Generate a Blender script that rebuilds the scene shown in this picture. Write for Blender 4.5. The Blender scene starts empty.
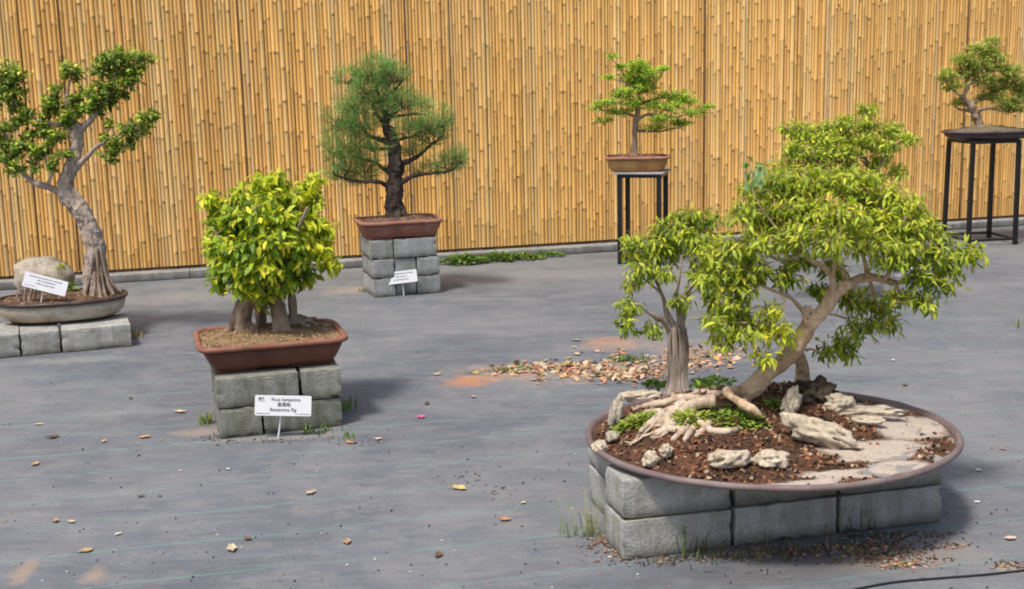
import bpy, math, random
import numpy as np
from mathutils import Vector, noise

C = bpy.context.scene.collection
SC = bpy.context.scene
PI = math.pi

# ------------------------------------------------------------------ camera geometry (a person's eye height)
CAM_H, PITCH, ROLL, FPX = 1.62, math.radians(10.4), 0.0214, 1226.0

def ray(px, py):
    x, y = px - 512.0, 294.5 - py
    c, s = math.cos(ROLL), math.sin(ROLL)
    xu, yu = c * x + s * y, -s * x + c * y
    return Vector((xu / FPX, math.cos(PITCH) + math.sin(PITCH) * yu / FPX, -math.sin(PITCH) + math.cos(PITCH) * yu / FPX))

def at_z(px, py, z=0.0):
    d = ray(px, py)
    t = (z - CAM_H) / d.z
    return Vector((d.x * t, d.y * t, z))

def at_y(px, py, Y):
    d = ray(px, py)
    t = Y / d.y
    return Vector((d.x * t, Y, CAM_H + d.z * t))

# ------------------------------------------------------------------ object helpers
def tag(o, label=None, cat=None, group=None, kind=None):
    if label: o['label'] = label
    if cat: o['category'] = cat
    if group: o['group'] = group
    if kind: o['kind'] = kind
    return o

def thing(name, label, cat, loc=(0, 0, 0), rz=0.0, group=None):
    o = bpy.data.objects.new(name, None)
    C.objects.link(o)
    o.location = loc
    o.rotation_euler = (0, 0, rz)
    o.empty_display_size = 0.05
    return tag(o, label, cat, group)

class MB:
    """collects verts, faces and per-vertex colours; build() links ONE mesh object"""
    def __init__(self):
        self.v, self.f, self.c, self.n = [], [], [], 0
    def add(self, verts, faces, col=(1, 1, 1)):
        verts = np.asarray(verts, dtype=np.float64).reshape(-1, 3)
        k = len(verts)
        col = np.asarray(col, dtype=np.float64)
        if col.ndim == 1:
            col = np.tile(col[:3], (k, 1))
        self.v.append(verts)
        self.c.append(col[:, :3])
        o = self.n
        self.f.extend([tuple(i + o for i in f) for f in faces])
        self.n += k
        return self
    def build(self, name, mat, parent=None, smooth=True, origin=None):
        me = bpy.data.meshes.new(name)
        V = np.concatenate(self.v) if self.v else np.zeros((0, 3))
        if origin is not None:
            V = V - np.array(origin)
        me.from_pydata(V.tolist(), [], self.f)
        a = me.color_attributes.new('Col', 'FLOAT_COLOR', 'POINT')
        cc = np.concatenate([np.concatenate(self.c), np.ones((len(V), 1))], axis=1).astype(np.float32)
        a.data.foreach_set('color', cc.ravel())
        if smooth:
            me.polygons.foreach_set('use_smooth', [True] * len(me.polygons))
        me.materials.append(mat)
        me.update()
        o = bpy.data.objects.new(name, me)
        C.objects.link(o)
        if parent is not None:
            o.parent = parent
        elif origin is not None:
            o.location = origin
        return o

def box(mb, c, s, rz=0.0, col=(1, 1, 1), bev=0.0, M=None):
    """box centre c, full size s, with chamfered edges when bev > 0"""
    x, y, z = s[0] / 2, s[1] / 2, s[2] / 2
    if bev <= 0:
        V = [(-x, -y, -z), (x, -y, -z), (x, y, -z), (-x, y, -z), (-x, -y, z), (x, -y, z), (x, y, z), (-x, y, z)]
        F = [(0, 3, 2, 1), (4, 5, 6, 7), (0, 1, 5, 4), (1, 2, 6, 5), (2, 3, 7, 6), (3, 0, 4, 7)]
    else:
        b = min(bev, x * .9, y * .9, z * .9)
        V, F = [], []
        levels = [(-z, b), (-z + b, 0), (z - b, 0), (z, b)]
        for zz, ins in levels:
            for (sx, sy) in ((-1, -1), (1, -1), (1, 1), (-1, 1)):
                if sx * sy > 0:
                    V += [(sx * (x - ins), sy * (y - b - 0), zz), (sx * (x - b), sy * (y - ins), zz)] if False else []
                # two points per corner, counter clockwise
                pa = (sx * (x - b), sy * (y - ins), zz)
                pb = (sx * (x - ins), sy * (y - b), zz)
                V += [pa, pb] if sx * sy < 0 and False else ([pb, pa] if (sx, sy) in ((1, 1), (-1, -1)) else [pa, pb])
        n = 8
        for l in range(3):
            for i in range(n):
                j = (i + 1) % n
                F.append((l * n + i, l * n + j, (l + 1) * n + j, (l + 1) * n + i))
        F.append(tuple(range(n - 1, -1, -1)))
        F.append(tuple(3 * n + i for i in range(n)))
    V = np.array(V)
    if M is not None:
        V = V @ np.array(M).T
    cr, sr = math.cos(rz), math.sin(rz)
    V = np.c_[V[:, 0] * cr - V[:, 1] * sr, V[:, 0] * sr + V[:, 1] * cr, V[:, 2]] + np.array(c)
    mb.add(V, F, col)

def catmull(pts, rad, step):
    P = [Vector(p) for p in pts]
    if len(P) == 2:
        P = [P[0], P[0].lerp(P[1], .5), P[1]]
        rad = [rad[0], (rad[0] + rad[1]) / 2, rad[1]]
    out, ro = [], []
    for i in range(len(P) - 1):
        p0, p1, p2, p3 = P[max(i - 1, 0)], P[i], P[i + 1], P[min(i + 2, len(P) - 1)]
        n = max(1, int((p2 - p1).length / step))
        for k in range(n):
            t = k / n
            out.append(0.5 * ((2 * p1) + (p2 - p0) * t + (2 * p0 - 5 * p1 + 4 * p2 - p3) * t * t + (3 * p1 - p0 - 3 * p2 + p3) * t ** 3))
            ro.append(rad[i] + (rad[i + 1] - rad[i]) * t)
    out.append(P[-1]); ro.append(rad[-1])
    return out, ro

def tube(mb, pts, rad, nseg=8, step=0.02, col=(1, 1, 1), gnarl=0.0, gfreq=30.0, cap=True, seed=0.0, smooth_path=True):
    if smooth_path:
        P, R = catmull(pts, rad, step)
    else:
        P, R = [Vector(p) for p in pts], list(rad)
    V, F = [], []
    t0 = (P[1] - P[0]).normalized()
    u = t0.orthogonal().normalized()
    n = len(P)
    for i in range(n):
        t = (P[min(i + 1, n - 1)] - P[max(i - 1, 0)])
        t = t.normalized() if t.length > 1e-9 else t0
        u = (u - t * u.dot(t))
        u = u.normalized() if u.length > 1e-6 else t.orthogonal().normalized()
        w = t.cross(u)
        for k in range(nseg):
            a = 2 * PI * k / nseg
            d = u * math.cos(a) + w * math.sin(a)
            r = R[i]
            if gnarl:
                q = P[i] + d * r
                r *= 1 + gnarl * noise.noise(Vector((q.x * gfreq, q.y * gfreq, q.z * gfreq * .35)) + Vector((seed, 0, 0)))
            V.append(P[i] + d * r)
    for i in range(n - 1):
        for k in range(nseg):
            k2 = (k + 1) % nseg
            F.append((i * nseg + k, i * nseg + k2, (i + 1) * nseg + k2, (i + 1) * nseg + k))
    if cap:
        F.append(tuple(range(nseg - 1, -1, -1)))
        F.append(tuple((n - 1) * nseg + k for k in range(nseg)))
    mb.add([tuple(v) for v in V], F, col)

def supring(a, b, z, n, ex):
    out = []
    for k in range(n):
        t = 2 * PI * k / n
        c, s = math.cos(t), math.sin(t)
        if ex == 2:
            out.append((a * c, b * s, z))
        else:   # superellipse, spread evenly by angle of the square-ish outline
            r = (abs(c) ** ex + abs(s) ** ex) ** (-1.0 / ex)
            out.append((a * c * r, b * s * r, z))
    return out

def loft(mb, rings, n=72, ex=2.0, col=(1, 1, 1), cap_start=True, cap_end=True):
    """rings: (a, b, z)"""
    V, F = [], []
    for (a, b, z) in rings:
        V += supring(a, b, z, n, ex)
    sd = rings[0][0] * 37
    V = [tuple(Vector(v) * (1 + .006 * noise.noise(Vector((v[0] * 7 + sd, v[1] * 7, 0))) ) + Vector((0, 0, .0022 * noise.noise(Vector((v[0] * 11, v[1] * 11, sd)))))) if v[2] > .012 else v for v in V]
    m = len(rings)
    for i in range(m - 1):
        for k in range(n):
            k2 = (k + 1) % n
            F.append((i * n + k, i * n + k2, (i + 1) * n + k2, (i + 1) * n + k))
    if cap_start: F.append(tuple(range(n - 1, -1, -1)))
    if cap_end: F.append(tuple((m - 1) * n + k for k in range(n)))
    mb.add(V, F, col)

def ico(sub=2):
    import bmesh
    bm = bmesh.new()
    bmesh.ops.create_icosphere(bm, subdivisions=sub, radius=1.0)
    V = np.array([v.co[:] for v in bm.verts]); F = [tuple(v.index for v in f.verts) for f in bm.faces]
    bm.free()
    return V, F
ICO = {k: ico(k) for k in (1, 2, 3, 4)}

# ------------------------------------------------------------------ materials
class NT:
    def __init__(self, name):
        self.m = bpy.data.materials.new(name)
        self.m.use_nodes = True
        self.t = self.m.node_tree
        self.t.nodes.clear()
        self.out = self.t.nodes.new('ShaderNodeOutputMaterial')
        self.b = self.t.nodes.new('ShaderNodeBsdfPrincipled')
        self.t.links.new(self.b.outputs[0], self.out.inputs[0])
    def n(self, typ, **kw):
        x = self.t.nodes.new(typ)
        for k, v in kw.items(): setattr(x, k, v)
        return x
    def set(self, sock, v):
        if isinstance(v, bpy.types.NodeSocket): self.t.links.new(v, sock)
        elif v is not None:
            if sock.type == 'RGBA' and not isinstance(v, (int, float)) and len(v) == 3: v = (*v, 1)
            sock.default_value = v
    def math(self, op, a, b=0.0, c=None, clamp=False):
        x = self.n('ShaderNodeMath', operation=op); x.use_clamp = clamp
        self.set(x.inputs[0], a); self.set(x.inputs[1], b)
        if c is not None: self.set(x.inputs[2], c)
        return x.outputs[0]
    def mix(self, fac, a, b, mode='MIX'):
        x = self.n('ShaderNodeMix', data_type='RGBA', blend_type=mode)
        self.set(x.inputs[0], fac); self.set(x.inputs[6], a); self.set(x.inputs[7], b)
        return x.outputs[2]
    def coord(self, kind='Object'):
        return self.n('ShaderNodeTexCoord').outputs[kind]
    def mapping(self, v, scale=(1, 1, 1), loc=(0, 0, 0), rot=(0, 0, 0)):
        x = self.n('ShaderNodeMapping')
        self.set(x.inputs[0], v); x.inputs[1].default_value = loc; x.inputs[2].default_value = rot; x.inputs[3].default_value = scale
        return x.outputs[0]
    def noise(self, v, scale, detail=4.0, rough=0.55, dist=0.0):
        x = self.n('ShaderNodeTexNoise')
        self.set(x.inputs['Vector'], v); x.inputs['Scale'].default_value = scale; x.inputs['Detail'].default_value = detail
        x.inputs['Roughness'].default_value = rough; x.inputs['Distortion'].default_value = dist
        return x.outputs['Fac']
    def voronoi(self, v, scale, feature='F1', out='Distance'):
        x = self.n('ShaderNodeTexVoronoi', feature=feature)
        self.set(x.inputs['Vector'], v); x.inputs['Scale'].default_value = scale
        return x.outputs[out]
    def ramp(self, fac, stops, interp='LINEAR'):
        x = self.n('ShaderNodeValToRGB')
        self.set(x.inputs[0], fac)
        x.color_ramp.interpolation = interp
        e = x.color_ramp.elements
        while len(e) < len(stops): e.new(0.5)
        for i, (p, c) in enumerate(stops):
            e[i].position = p
            e[i].color = (*c, 1) if not isinstance(c, (int, float)) else (c, c, c, 1)
        return x.outputs[0]
    def attr(self, name='Col'):
        x = self.n('ShaderNodeAttribute'); x.attribute_name = name
        return x.outputs['Color']
    def rand(self):
        return self.n('ShaderNodeObjectInfo').outputs['Random']
    def bump(self, h, strength=0.4, dist=0.01):
        x = self.n('ShaderNodeBump')
        x.inputs['Strength'].default_value = strength; x.inputs['Distance'].default_value = dist
        self.set(x.inputs['Height'], h)
        self.t.links.new(x.outputs[0], self.b.inputs['Normal'])
        return x.outputs[0]
    def col(self, c): self.set(self.b.inputs['Base Color'], c)
    def rough(self, r): self.set(self.b.inputs['Roughness'], r)
    def spec(self, s): self.b.inputs['Specular IOR Level'].default_value = s

def mat_simple(name, col, rough=0.6, var=0.25, scale=20.0, bump=0.15, spec=0.4, metal=0.0):
    t = NT(name)
    v = t.coord()
    n = t.noise(v, scale, 5)
    dark = tuple(c * (1 - var) for c in col); lite = tuple(min(1, c * (1 + var)) for c in col)
    t.col(t.ramp(n, [(.3, dark), (.7, lite)]))
    t.rough(rough); t.spec(spec); t.b.inputs['Metallic'].default_value = metal
    if bump: t.bump(t.noise(v, scale * 4, 4), bump, 0.004)
    return t.m

def mat_vcol(name, rough=0.7, nscale=40.0, nvar=0.25, bump=0.3, bdist=0.003, spec=0.3, stretch=(1, 1, 1)):
    t = NT(name)
    v = t.mapping(t.coord(), scale=stretch)
    n = t.noise(v, nscale, 5)
    k = t.ramp(n, [(.25, 1 - nvar), (.75, 1 + nvar)])
    t.col(t.mix(1.0, t.attr(), k, 'MULTIPLY'))
    t.rough(rough); t.spec(spec)
    if bump: t.bump(n, bump, bdist)
    return t.m

def mat_leaf(name, rough=0.42, transl=0.38, spec=0.45, tint=(1.15, 1.25, .55)):
    t = NT(name)
    a = t.attr()
    pn = t.noise(t.coord(), 55, 3, .6)
    a = t.mix(1.0, a, t.ramp(pn, [(.3, .78), (.7, 1.18)]), 'MULTIPLY')
    t.col(a); t.rough(rough); t.spec(spec)
    tr = t.n('ShaderNodeBsdfTranslucent')
    t.set(tr.inputs[0], t.mix(1.0, a, tint, 'MULTIPLY'))
    ms = t.n('ShaderNodeMixShader')
    ms.inputs[0].default_value = transl
    t.t.links.new(t.b.outputs[0], ms.inputs[1]); t.t.links.new(tr.outputs[0], ms.inputs[2])
    t.t.links.new(ms.outputs[0], t.out.inputs[0])
    return t.m

def mat_ground():
    t = NT('weed_mat')
    p = t.coord()
    a = math.radians(13.5)
    warp = t.n('ShaderNodeVectorMath', operation='ADD'); t.set(warp.inputs[0], p)
    wn = t.n('ShaderNodeTexNoise'); t.set(wn.inputs['Vector'], p); wn.inputs['Scale'].default_value = 1.6; wn.inputs['Detail'].default_value = 3
    ws = t.n('ShaderNodeVectorMath', operation='SCALE'); t.set(ws.inputs[0], wn.outputs['Color']); ws.inputs['Scale'].default_value = .35
    t.set(warp.inputs[1], ws.outputs[0])
    pw = warp.outputs[0]
    big = t.noise(pw, 0.6, 6, .65)
    mid = t.noise(pw, 2.6, 7, .68)
    smudge = t.noise(pw, 6.5, 5, .6)
    # scuffs dragged along the weave direction
    scuff = t.noise(t.mapping(pw, rot=(0, 0, -a), scale=(1.0, 5.0, 1)), 2.2, 7, .7)
    fine = t.noise(t.mapping(p, rot=(0, 0, -a), scale=(1, 2.2, 1)), 70, 4, .75)
    base = t.ramp(big, [(.32, (.108, .121, .143)), (.50, (.158, .170, .190)), (.66, (.222, .226, .234))])
    base = t.mix(t.ramp(mid, [(.46, 0.0), (.70, .65)]), base, (.275, .266, .262))
    base = t.mix(t.ramp(mid, [(.28, .42), (.44, 0.0)]), base, (.088, .099, .116))
    base = t.mix(t.ramp(scuff, [(.50, 0.0), (.76, .42)]), base, (.30, .296, .295))
    base = t.mix(t.ramp(scuff, [(.26, .38), (.42, 0.0)]), base, (.085, .095, .112))
    base = t.mix(t.ramp(smudge, [(.55, 0.0), (.72, .50)]), base, (.29, .27, .25))
    base = t.mix(t.ramp(fine, [(.36, .40), (.56, 0.0)]), base, (.062, .068, .082))
    base = t.mix(t.ramp(fine, [(.60, 0.0), (.74, .30)]), base, (.34, .34, .35))
    dust = t.noise(t.mapping(p, rot=(0, 0, 1.1), scale=(1.0, 5.5, 1)), 3.4, 6, .72)
    base = t.mix(t.ramp(dust, [(.55, 0.0), (.72, .45)]), base, (.31, .295, .285))
    # woven green yarn every 31 cm
    vx = t.mapping(p, rot=(0, 0, -a))
    sep = t.n('ShaderNodeSeparateXYZ'); t.set(sep.inputs[0], vx)
    wob = t.math('MULTIPLY', t.math('SUBTRACT', t.noise(p, 1.3, 3, .5), .5), .085)
    vv = t.math('ADD', sep.outputs[1], wob)
    fr = t.math('FRACT', t.math('DIVIDE', t.math('SUBTRACT', vv, 4.262 - .31 * 200 + .155), .31))
    dd = t.math('ABSOLUTE', t.math('SUBTRACT', fr, .5))
    line = t.ramp(dd, [(.010, 1.0), (.020, 0.0)])
    fade = t.ramp(t.noise(t.mapping(p, rot=(0, 0, -a), scale=(.8, 3, 1)), 1.7, 5, .6), [(.36, .08), (.62, .66)])
    base = t.mix(t.math('MULTIPLY', line, fade), base, (.13, .34, .29))
    # second faint pale weave line between
    fr2 = t.math('FRACT', t.math('MULTIPLY', vv, 19.0))
    l2 = t.ramp(t.math('ABSOLUTE', t.math('SUBTRACT', fr2, .5)), [(.03, .16), (.10, 0.0)])
    base = t.mix(t.math('MULTIPLY', l2, t.ramp(mid, [(.4, 0.0), (.6, 1.0)])), base, (.29, .30, .31))
    # earth stains washed over the fabric, one dark grey patch before the big planter
    def stain(base, c, rx, ry, col, amt, rot=.15):
        m = t.mapping(p, loc=(0, 0, 0))
        x = t.n('ShaderNodeVectorMath', operation='SUBTRACT'); t.set(x.inputs[0], m); x.inputs[1].default_value = (c[0], c[1], 0)
        q = t.mapping(x.outputs[0], rot=(0, 0, -rot))
        q = t.mapping(q, scale=(1 / rx, 1 / ry, 0))
        ln = t.n('ShaderNodeVectorMath', operation='LENGTH'); t.set(ln.inputs[0], q)
        d = t.math('ADD', ln.outputs['Value'], t.math('MULTIPLY', t.math('SUBTRACT', t.noise(p, 11, 7, .72), .5), 2.3))
        return t.mix(t.ramp(d, [(.35, amt), (1.05, 0.0)]), base, col)
    for px, py, rx, ry, col, amt in (
        (470, 381, .17, .15, (.46, .21, .11), .9), (505, 376, .26, .10, (.42, .24, .15), .7), (612, 343, .22, .22, (.42, .24, .16), .75),
        (600, 372, .62, .26, (.34, .27, .22), .75), (500, 368, .40, .13, (.34, .26, .20), .55),
        (700, 352, .35, .22, (.40, .28, .20), .6), (640, 345, .5, .16, (.33, .25, .21), .5),
        (200, 432, .16, .10, (.34, .27, .22), .7), (25, 572, .05, .12, (.36, .26, .19), .7), (95, 575, .05, .10, (.36, .26, .19), .7),
        (285, 437, .42, .05, (.30, .27, .24), .7), (355, 290, .28, .20, (.40, .32, .25), .55),
        (900, 560, .34, .12, (.28, .235, .20), .75), (760, 575, .6, .14, (.10, .095, .09), .5), (70, 360, .45, .10, (.30, .28, .26), .55),
        (1010, 570, .06, .04, (.36, .28, .24), .7), (150, 300, 1.2, .30, (.26, .255, .25), .5), (560, 275, 1.6, .35, (.26, .25, .245), .5)):
        g = at_z(px, py)
        base = stain(base, g, rx, ry, col, amt)
    t.col(base)
    t.rough(t.ramp(mid, [(.3, .62), (.7, .8)])); t.spec(.35)
    wv = t.n('ShaderNodeTexWave', wave_type='BANDS', bands_direction='Y')
    t.set(wv.inputs[0], t.mapping(p, rot=(0, 0, -a))); wv.inputs['Scale'].default_value = 90; wv.inputs['Distortion'].default_value = 1.5
    wrinkle = t.math('ADD', t.noise(t.mapping(p, rot=(0, 0, -a), scale=(.45, 2.4, 1)), 2.0, 4, .55), t.math('MULTIPLY', t.noise(pw, 5.0, 3, .5), .35))
    h = t.math('ADD', t.math('MULTIPLY', wv.outputs['Fac'], .02), t.math('ADD', t.math('MULTIPLY', wrinkle, 1.0), t.math('MULTIPLY', fine, .05)))
    t.bump(h, .7, .045)
    return t.m

def mat_bamboo():
    t = NT('dry_bamboo')
    p = t.coord()
    streak = t.noise(t.mapping(p, scale=(60, 60, 2.2)), 1.0, 5, .6)
    patch = t.noise(t.mapping(p, scale=(2.2, 2.2, .8)), 1.0, 4, .6)
    spot = t.noise(t.mapping(p, scale=(34, 34, 16)), 1.0, 3, .6)
    c = t.mix(1.0, t.attr(), t.ramp(streak, [(.25, .86), (.5, 1.0), (.75, 1.08)]), 'MULTIPLY')
    c = t.mix(t.ramp(patch, [(.48, 0.0), (.75, .30)]), c, (.74, .50, .24))
    grey = t.noise(t.mapping(p, scale=(9, 9, .55)), 1.0, 4, .6)
    c = t.mix(t.ramp(grey, [(.60, 0.0), (.76, .45)]), c, (.47, .40, .31))
    c = t.mix(t.ramp(spot, [(.66, 0.0), (.74, .7)]), c, (.15, .075, .03))
    t.col(c); t.rough(.55); t.spec(.3)
    t.bump(streak, .2, .003)
    return t.m

def mat_concrete(name, a, b, stain):
    t = NT(name)
    p = t.coord()
    r = t.rand()
    off = t.n('ShaderNodeVectorMath', operation='ADD'); t.set(off.inputs[0], p)
    cb = t.n('ShaderNodeCombineXYZ'); t.set(cb.inputs[0], t.math('MULTIPLY', r, 31.0)); t.set(cb.inputs[1], t.math('MULTIPLY', r, 17.0))
    t.set(off.inputs[1], cb.outputs[0])
    q = off.outputs[0]
    n1 = t.noise(q, 7, 5, .6); n2 = t.noise(q, 95, 4, .7); n3 = t.noise(t.mapping(q, scale=(1, 1, .25)), 16, 5, .6)
    c = t.ramp(n1, [(.3, a), (.7, b)])
    c = t.mix(t.ramp(n2, [(.3, .5), (.5, 0.0)]), c, tuple(x * .55 for x in a))
    c = t.mix(t.ramp(n2, [(.58, 0.0), (.75, .4)]), c, tuple(min(1, x * 1.35) for x in b))
    c = t.mix(t.ramp(n3, [(.42, 0.0), (.66, .85)]), c, stain)
    pores = t.voronoi(q, 130)
    c = t.mix(t.ramp(pores, [(.10, .75), (.28, 0.0)]), c, tuple(x * .35 for x in a))
    moss = t.noise(q, 11, 5, .7)
    c = t.mix(t.ramp(moss, [(.56, 0.0), (.72, .5)]), c, (.13, .14, .07))
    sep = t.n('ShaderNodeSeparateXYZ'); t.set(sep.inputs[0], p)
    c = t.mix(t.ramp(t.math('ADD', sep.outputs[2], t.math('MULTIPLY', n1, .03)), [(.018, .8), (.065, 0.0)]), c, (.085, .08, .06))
    g = t.ramp(r, [(0.0, .86), (1.0, 1.12)])
    c = t.mix(1.0, c, g, 'MULTIPLY')
    t.col(c); t.rough(.9); t.spec(.2)
    t.bump(t.math('ADD', t.math('ADD', n2, t.math('MULTIPLY', n1, .5)), t.math('MULTIPLY', t.math('MINIMUM', pores, .3), 1.5)), .8, .006)
    return t.m

def mat_bark(name, a, b, dark, scale=1.0):
    t = NT(name)
    p = t.coord()
    n1 = t.noise(t.mapping(p, scale=(30 * scale, 30 * scale, 7 * scale)), 1.0, 6, .65)
    n2 = t.noise(p, 9 * scale, 4, .6)
    n3 = t.noise(p, 140, 3, .6)
    c = t.ramp(n1, [(.28, dark), (.48, a), (.72, b)])
    c = t.mix(t.ramp(n2, [(.45, 0.0), (.7, .45)]), c, tuple(min(1, x * 1.25) for x in b))
    c = t.mix(1.0, c, t.ramp(n3, [(.3, .82), (.7, 1.12)]), 'MULTIPLY')
    ck = t.noise(t.mapping(p, scale=(75 * scale, 75 * scale, 11 * scale)), 1.0, 4, .6, 1.2)
    c = t.mix(t.ramp(ck, [(.30, .7), (.42, 0.0)]), c, dark)
    lich = t.noise(p, 19, 4, .6)
    c = t.mix(t.ramp(lich, [(.60, 0.0), (.70, .4)]), c, tuple(min(1, x * 1.35) for x in b))
    t.col(c); t.rough(.85); t.spec(.2)
    t.bump(t.math('ADD', n1, t.math('MULTIPLY', n3, .25)), .8, .008)
    return t.m

def mat_glaze(name, cols, scale=7.0, rough=.45, streak=(1, 1, .5), dirt=(.10, .08, .06), bump=.12, crust=.34):
    t = NT(name)
    p = t.coord()
    n = t.noise(t.mapping(p, scale=streak), scale, 5, .6)
    m = len(cols)
    c = t.ramp(n, [(.3 + .4 * i / (m - 1), k) for i, k in enumerate(cols)])
    d = t.noise(p, 22, 5, .65)
    c = t.mix(t.ramp(d, [(.52, 0.0), (.75, .55)]), c, dirt)
    cr = t.noise(t.mapping(p, scale=(1, 1, 2.2)), 9, 6, .7)
    c = t.mix(t.ramp(cr, [(.54, 0.0), (.74, crust)]), c, (.42, .38, .33))
    sp = t.noise(p, 170, 3, .6)
    c = t.mix(1.0, c, t.ramp(sp, [(.3, .8), (.7, 1.12)]), 'MULTIPLY')
    t.col(c); t.rough(t.ramp(cr, [(.4, rough), (.7, .85)])); t.spec(.4)
    t.bump(t.noise(p, 60, 4), bump, .004)
    return t.m

def mat_rock(name, a, b, dark):
    t = NT(name)
    p = t.coord()
    n1 = t.noise(p, 14, 6, .65); n2 = t.noise(p, 75, 4, .65)
    c = t.ramp(n1, [(.25, dark), (.45, a), (.7, b)])
    c = t.mix(1.0, c, t.ramp(n2, [(.3, .7), (.65, 1.12)]), 'MULTIPLY')
    t.col(c); t.rough(.92); t.spec(.15)
    t.bump(t.math('ADD', n1, t.math('MULTIPLY', n2, .4)), .8, .012)
    return t.m

M = dict(
    ground=mat_ground(),
    bamboo=mat_bamboo(),
    fence_dark=mat_simple('fence_shadow_board', (.09, .052, .025), .8),
    batten=mat_simple('dark_cane', (.17, .085, .035), .7, .35, 14),
    kerb=mat_concrete('kerb_concrete', (.26, .26, .25), (.36, .355, .335), (.20, .19, .165)),
    block=mat_concrete('grey_block', (.31, .32, .32), (.43, .44, .43), (.25, .255, .22)),
    block_old=mat_concrete('weathered_block', (.25, .255, .23), (.36, .36, .32), (.15, .155, .11)),
    block_pale=mat_concrete('pale_block', (.37, .37, .35), (.49, .485, .455), (.29, .28, .24)),
    bark_grey=mat_bark('grey_fig_bark', (.34, .27, .22), (.50, .42, .35), (.15, .11, .085)),
    bark_fig=mat_bark('tan_fig_bark', (.52, .36, .225), (.68, .51, .35), (.27, .165, .085)),
    bark_root=mat_bark('pale_root_bark', (.48, .37, .27), (.66, .54, .42), (.17, .11, .07)),
    bark_brown=mat_bark('brown_bark', (.27, .195, .135), (.40, .31, .23), (.10, .07, .045)),
    bark_dark=mat_bark('dark_pine_bark', (.045, .033, .028), (.10, .075, .06), (.012, .009, .008)),
    leaf=mat_leaf('fig_leaf', rough=.5, spec=.38),
    leaf_dull=mat_leaf('small_leaf', rough=.55, transl=.25, spec=.3),
    needle=mat_leaf('pine_needle', rough=.6, transl=.15, spec=.25),
    dry=mat_vcol('dry_leaf', .8, 90, .35, .3),
    mulch=mat_vcol('mulch_bits', .9, 120, .35, .4),
    soil=mat_vcol('potting_soil', .95, 130, .22, .3, .004, .15),
    terracotta=mat_glaze('brown_glaze', [(.085, .030, .018), (.14, .048, .028), (.19, .068, .042)], 5, .36, crust=.14),
    terracotta_rim=mat_glaze('brown_glaze_rim', [(.19, .068, .042), (.27, .105, .066), (.34, .155, .105)], 6, .48, dirt=(.14, .08, .05), crust=.22),
    redclay=mat_glaze('red_clay', [(.22, .085, .05), (.30, .12, .075), (.36, .165, .105)], 6, .6),
    redclay_rim=mat_glaze('red_clay_rim', [(.29, .12, .075), (.37, .165, .11), (.42, .21, .15)], 7, .65, dirt=(.18, .10, .07)),
    cream=mat_glaze('cream_glaze', [(.25, .14, .075), (.44, .36, .27), (.52, .46, .38), (.34, .28, .22)], 5, .4, (1, 1, 1.4), (.13, .10, .08)),
    darkrim=mat_glaze('dark_rim_glaze', [(.035, .022, .018), (.06, .036, .028), (.09, .055, .045)], 8, .35),
    amber=mat_glaze('amber_glaze', [(.24, .29, .28), (.50, .30, .10), (.44, .22, .07), (.34, .14, .05)], 4.2, .35, (1, 1, .6), crust=.12),
    purple=mat_glaze('dark_purple_clay', [(.055, .032, .036), (.085, .055, .06), (.11, .08, .08)], 6, .5, crust=.12),
    trayrim=mat_glaze('purple_brown_rim', [(.13, .085, .085), (.19, .135, .13), (.25, .195, .18)], 6, .5, dirt=(.22, .19, .16)),
    traywall=mat_glaze('tray_wall', [(.22, .20, .175), (.29, .265, .235), (.34, .31, .28)], 6, .75, dirt=(.12, .10, .085)),
    white=mat_simple('white_sign', (.80, .80, .82), .45, .03, 12, .02),
    ink=mat_simple('sign_ink', (.10, .10, .12), .6, .05, 12, 0),
    black=mat_simple('black_paint', (.012, .012, .013), .4, .3, 25, .1),
    slab=mat_simple('grey_board', (.34, .33, .32), .8, .15, 18, .2),
    rock=mat_rock('porous_rock', (.52, .43, .32), (.68, .59, .46), (.15, .11, .075)),
    rock_grey=mat_rock('grey_boulder', (.42, .36, .28), (.54, .48, .39), (.24, .19, .14)),
    rock_dark=mat_rock('dark_root_mass', (.06, .045, .032), (.13, .10, .07), (.012, .01, .008)),
    pebble=mat_vcol('grit', .9, 90, .3, .2),
    hose=mat_simple('black_hose', (.02, .02, .022), .5, .2, 30, 0),
    whitepot=mat_glaze('white_glaze', [(.48, .47, .46), (.60, .60, .60), (.66, .66, .66)], 5, .4),
    petal=mat_vcol('pink_petal', .6, 60, .1, 0),
)

# ------------------------------------------------------------------ ground, kerb, fence
def sheet(name, size, mat):
    mb = MB(); n = 2
    s = size
    mb.add([(-s, -s, 0), (s, -s, 0), (s, s, 0), (-s, s, 0)], [(0, 1, 2, 3)])
    return mb.build(name, mat)
tag(sheet('ground', 150.0, M['ground']), kind='structure')

FA = math.atan2(12.12 - 9.58, 5.12 + 4.04)            # fence bearing
fdir = Vector((math.cos(FA), math.sin(FA), 0)); fnor = Vector((-math.sin(FA), math.cos(FA), 0))
K0 = Vector((-4.06, 9.46, 0))
rng = random.Random(5)
mb = MB()
L0, L1 = -4.5, 13.5
x = L0
while x < L1:
    w = 1.5
    c = K0 + fdir * (x + w / 2) + fnor * .12
    box(mb, (c.x, c.y, .0335), (w - .0015, .24, .067 + rng.uniform(-.001, .001)), FA, bev=.007)
    x += w
tag(mb.build('kerb', M['kerb'], smooth=False), kind='structure')

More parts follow.
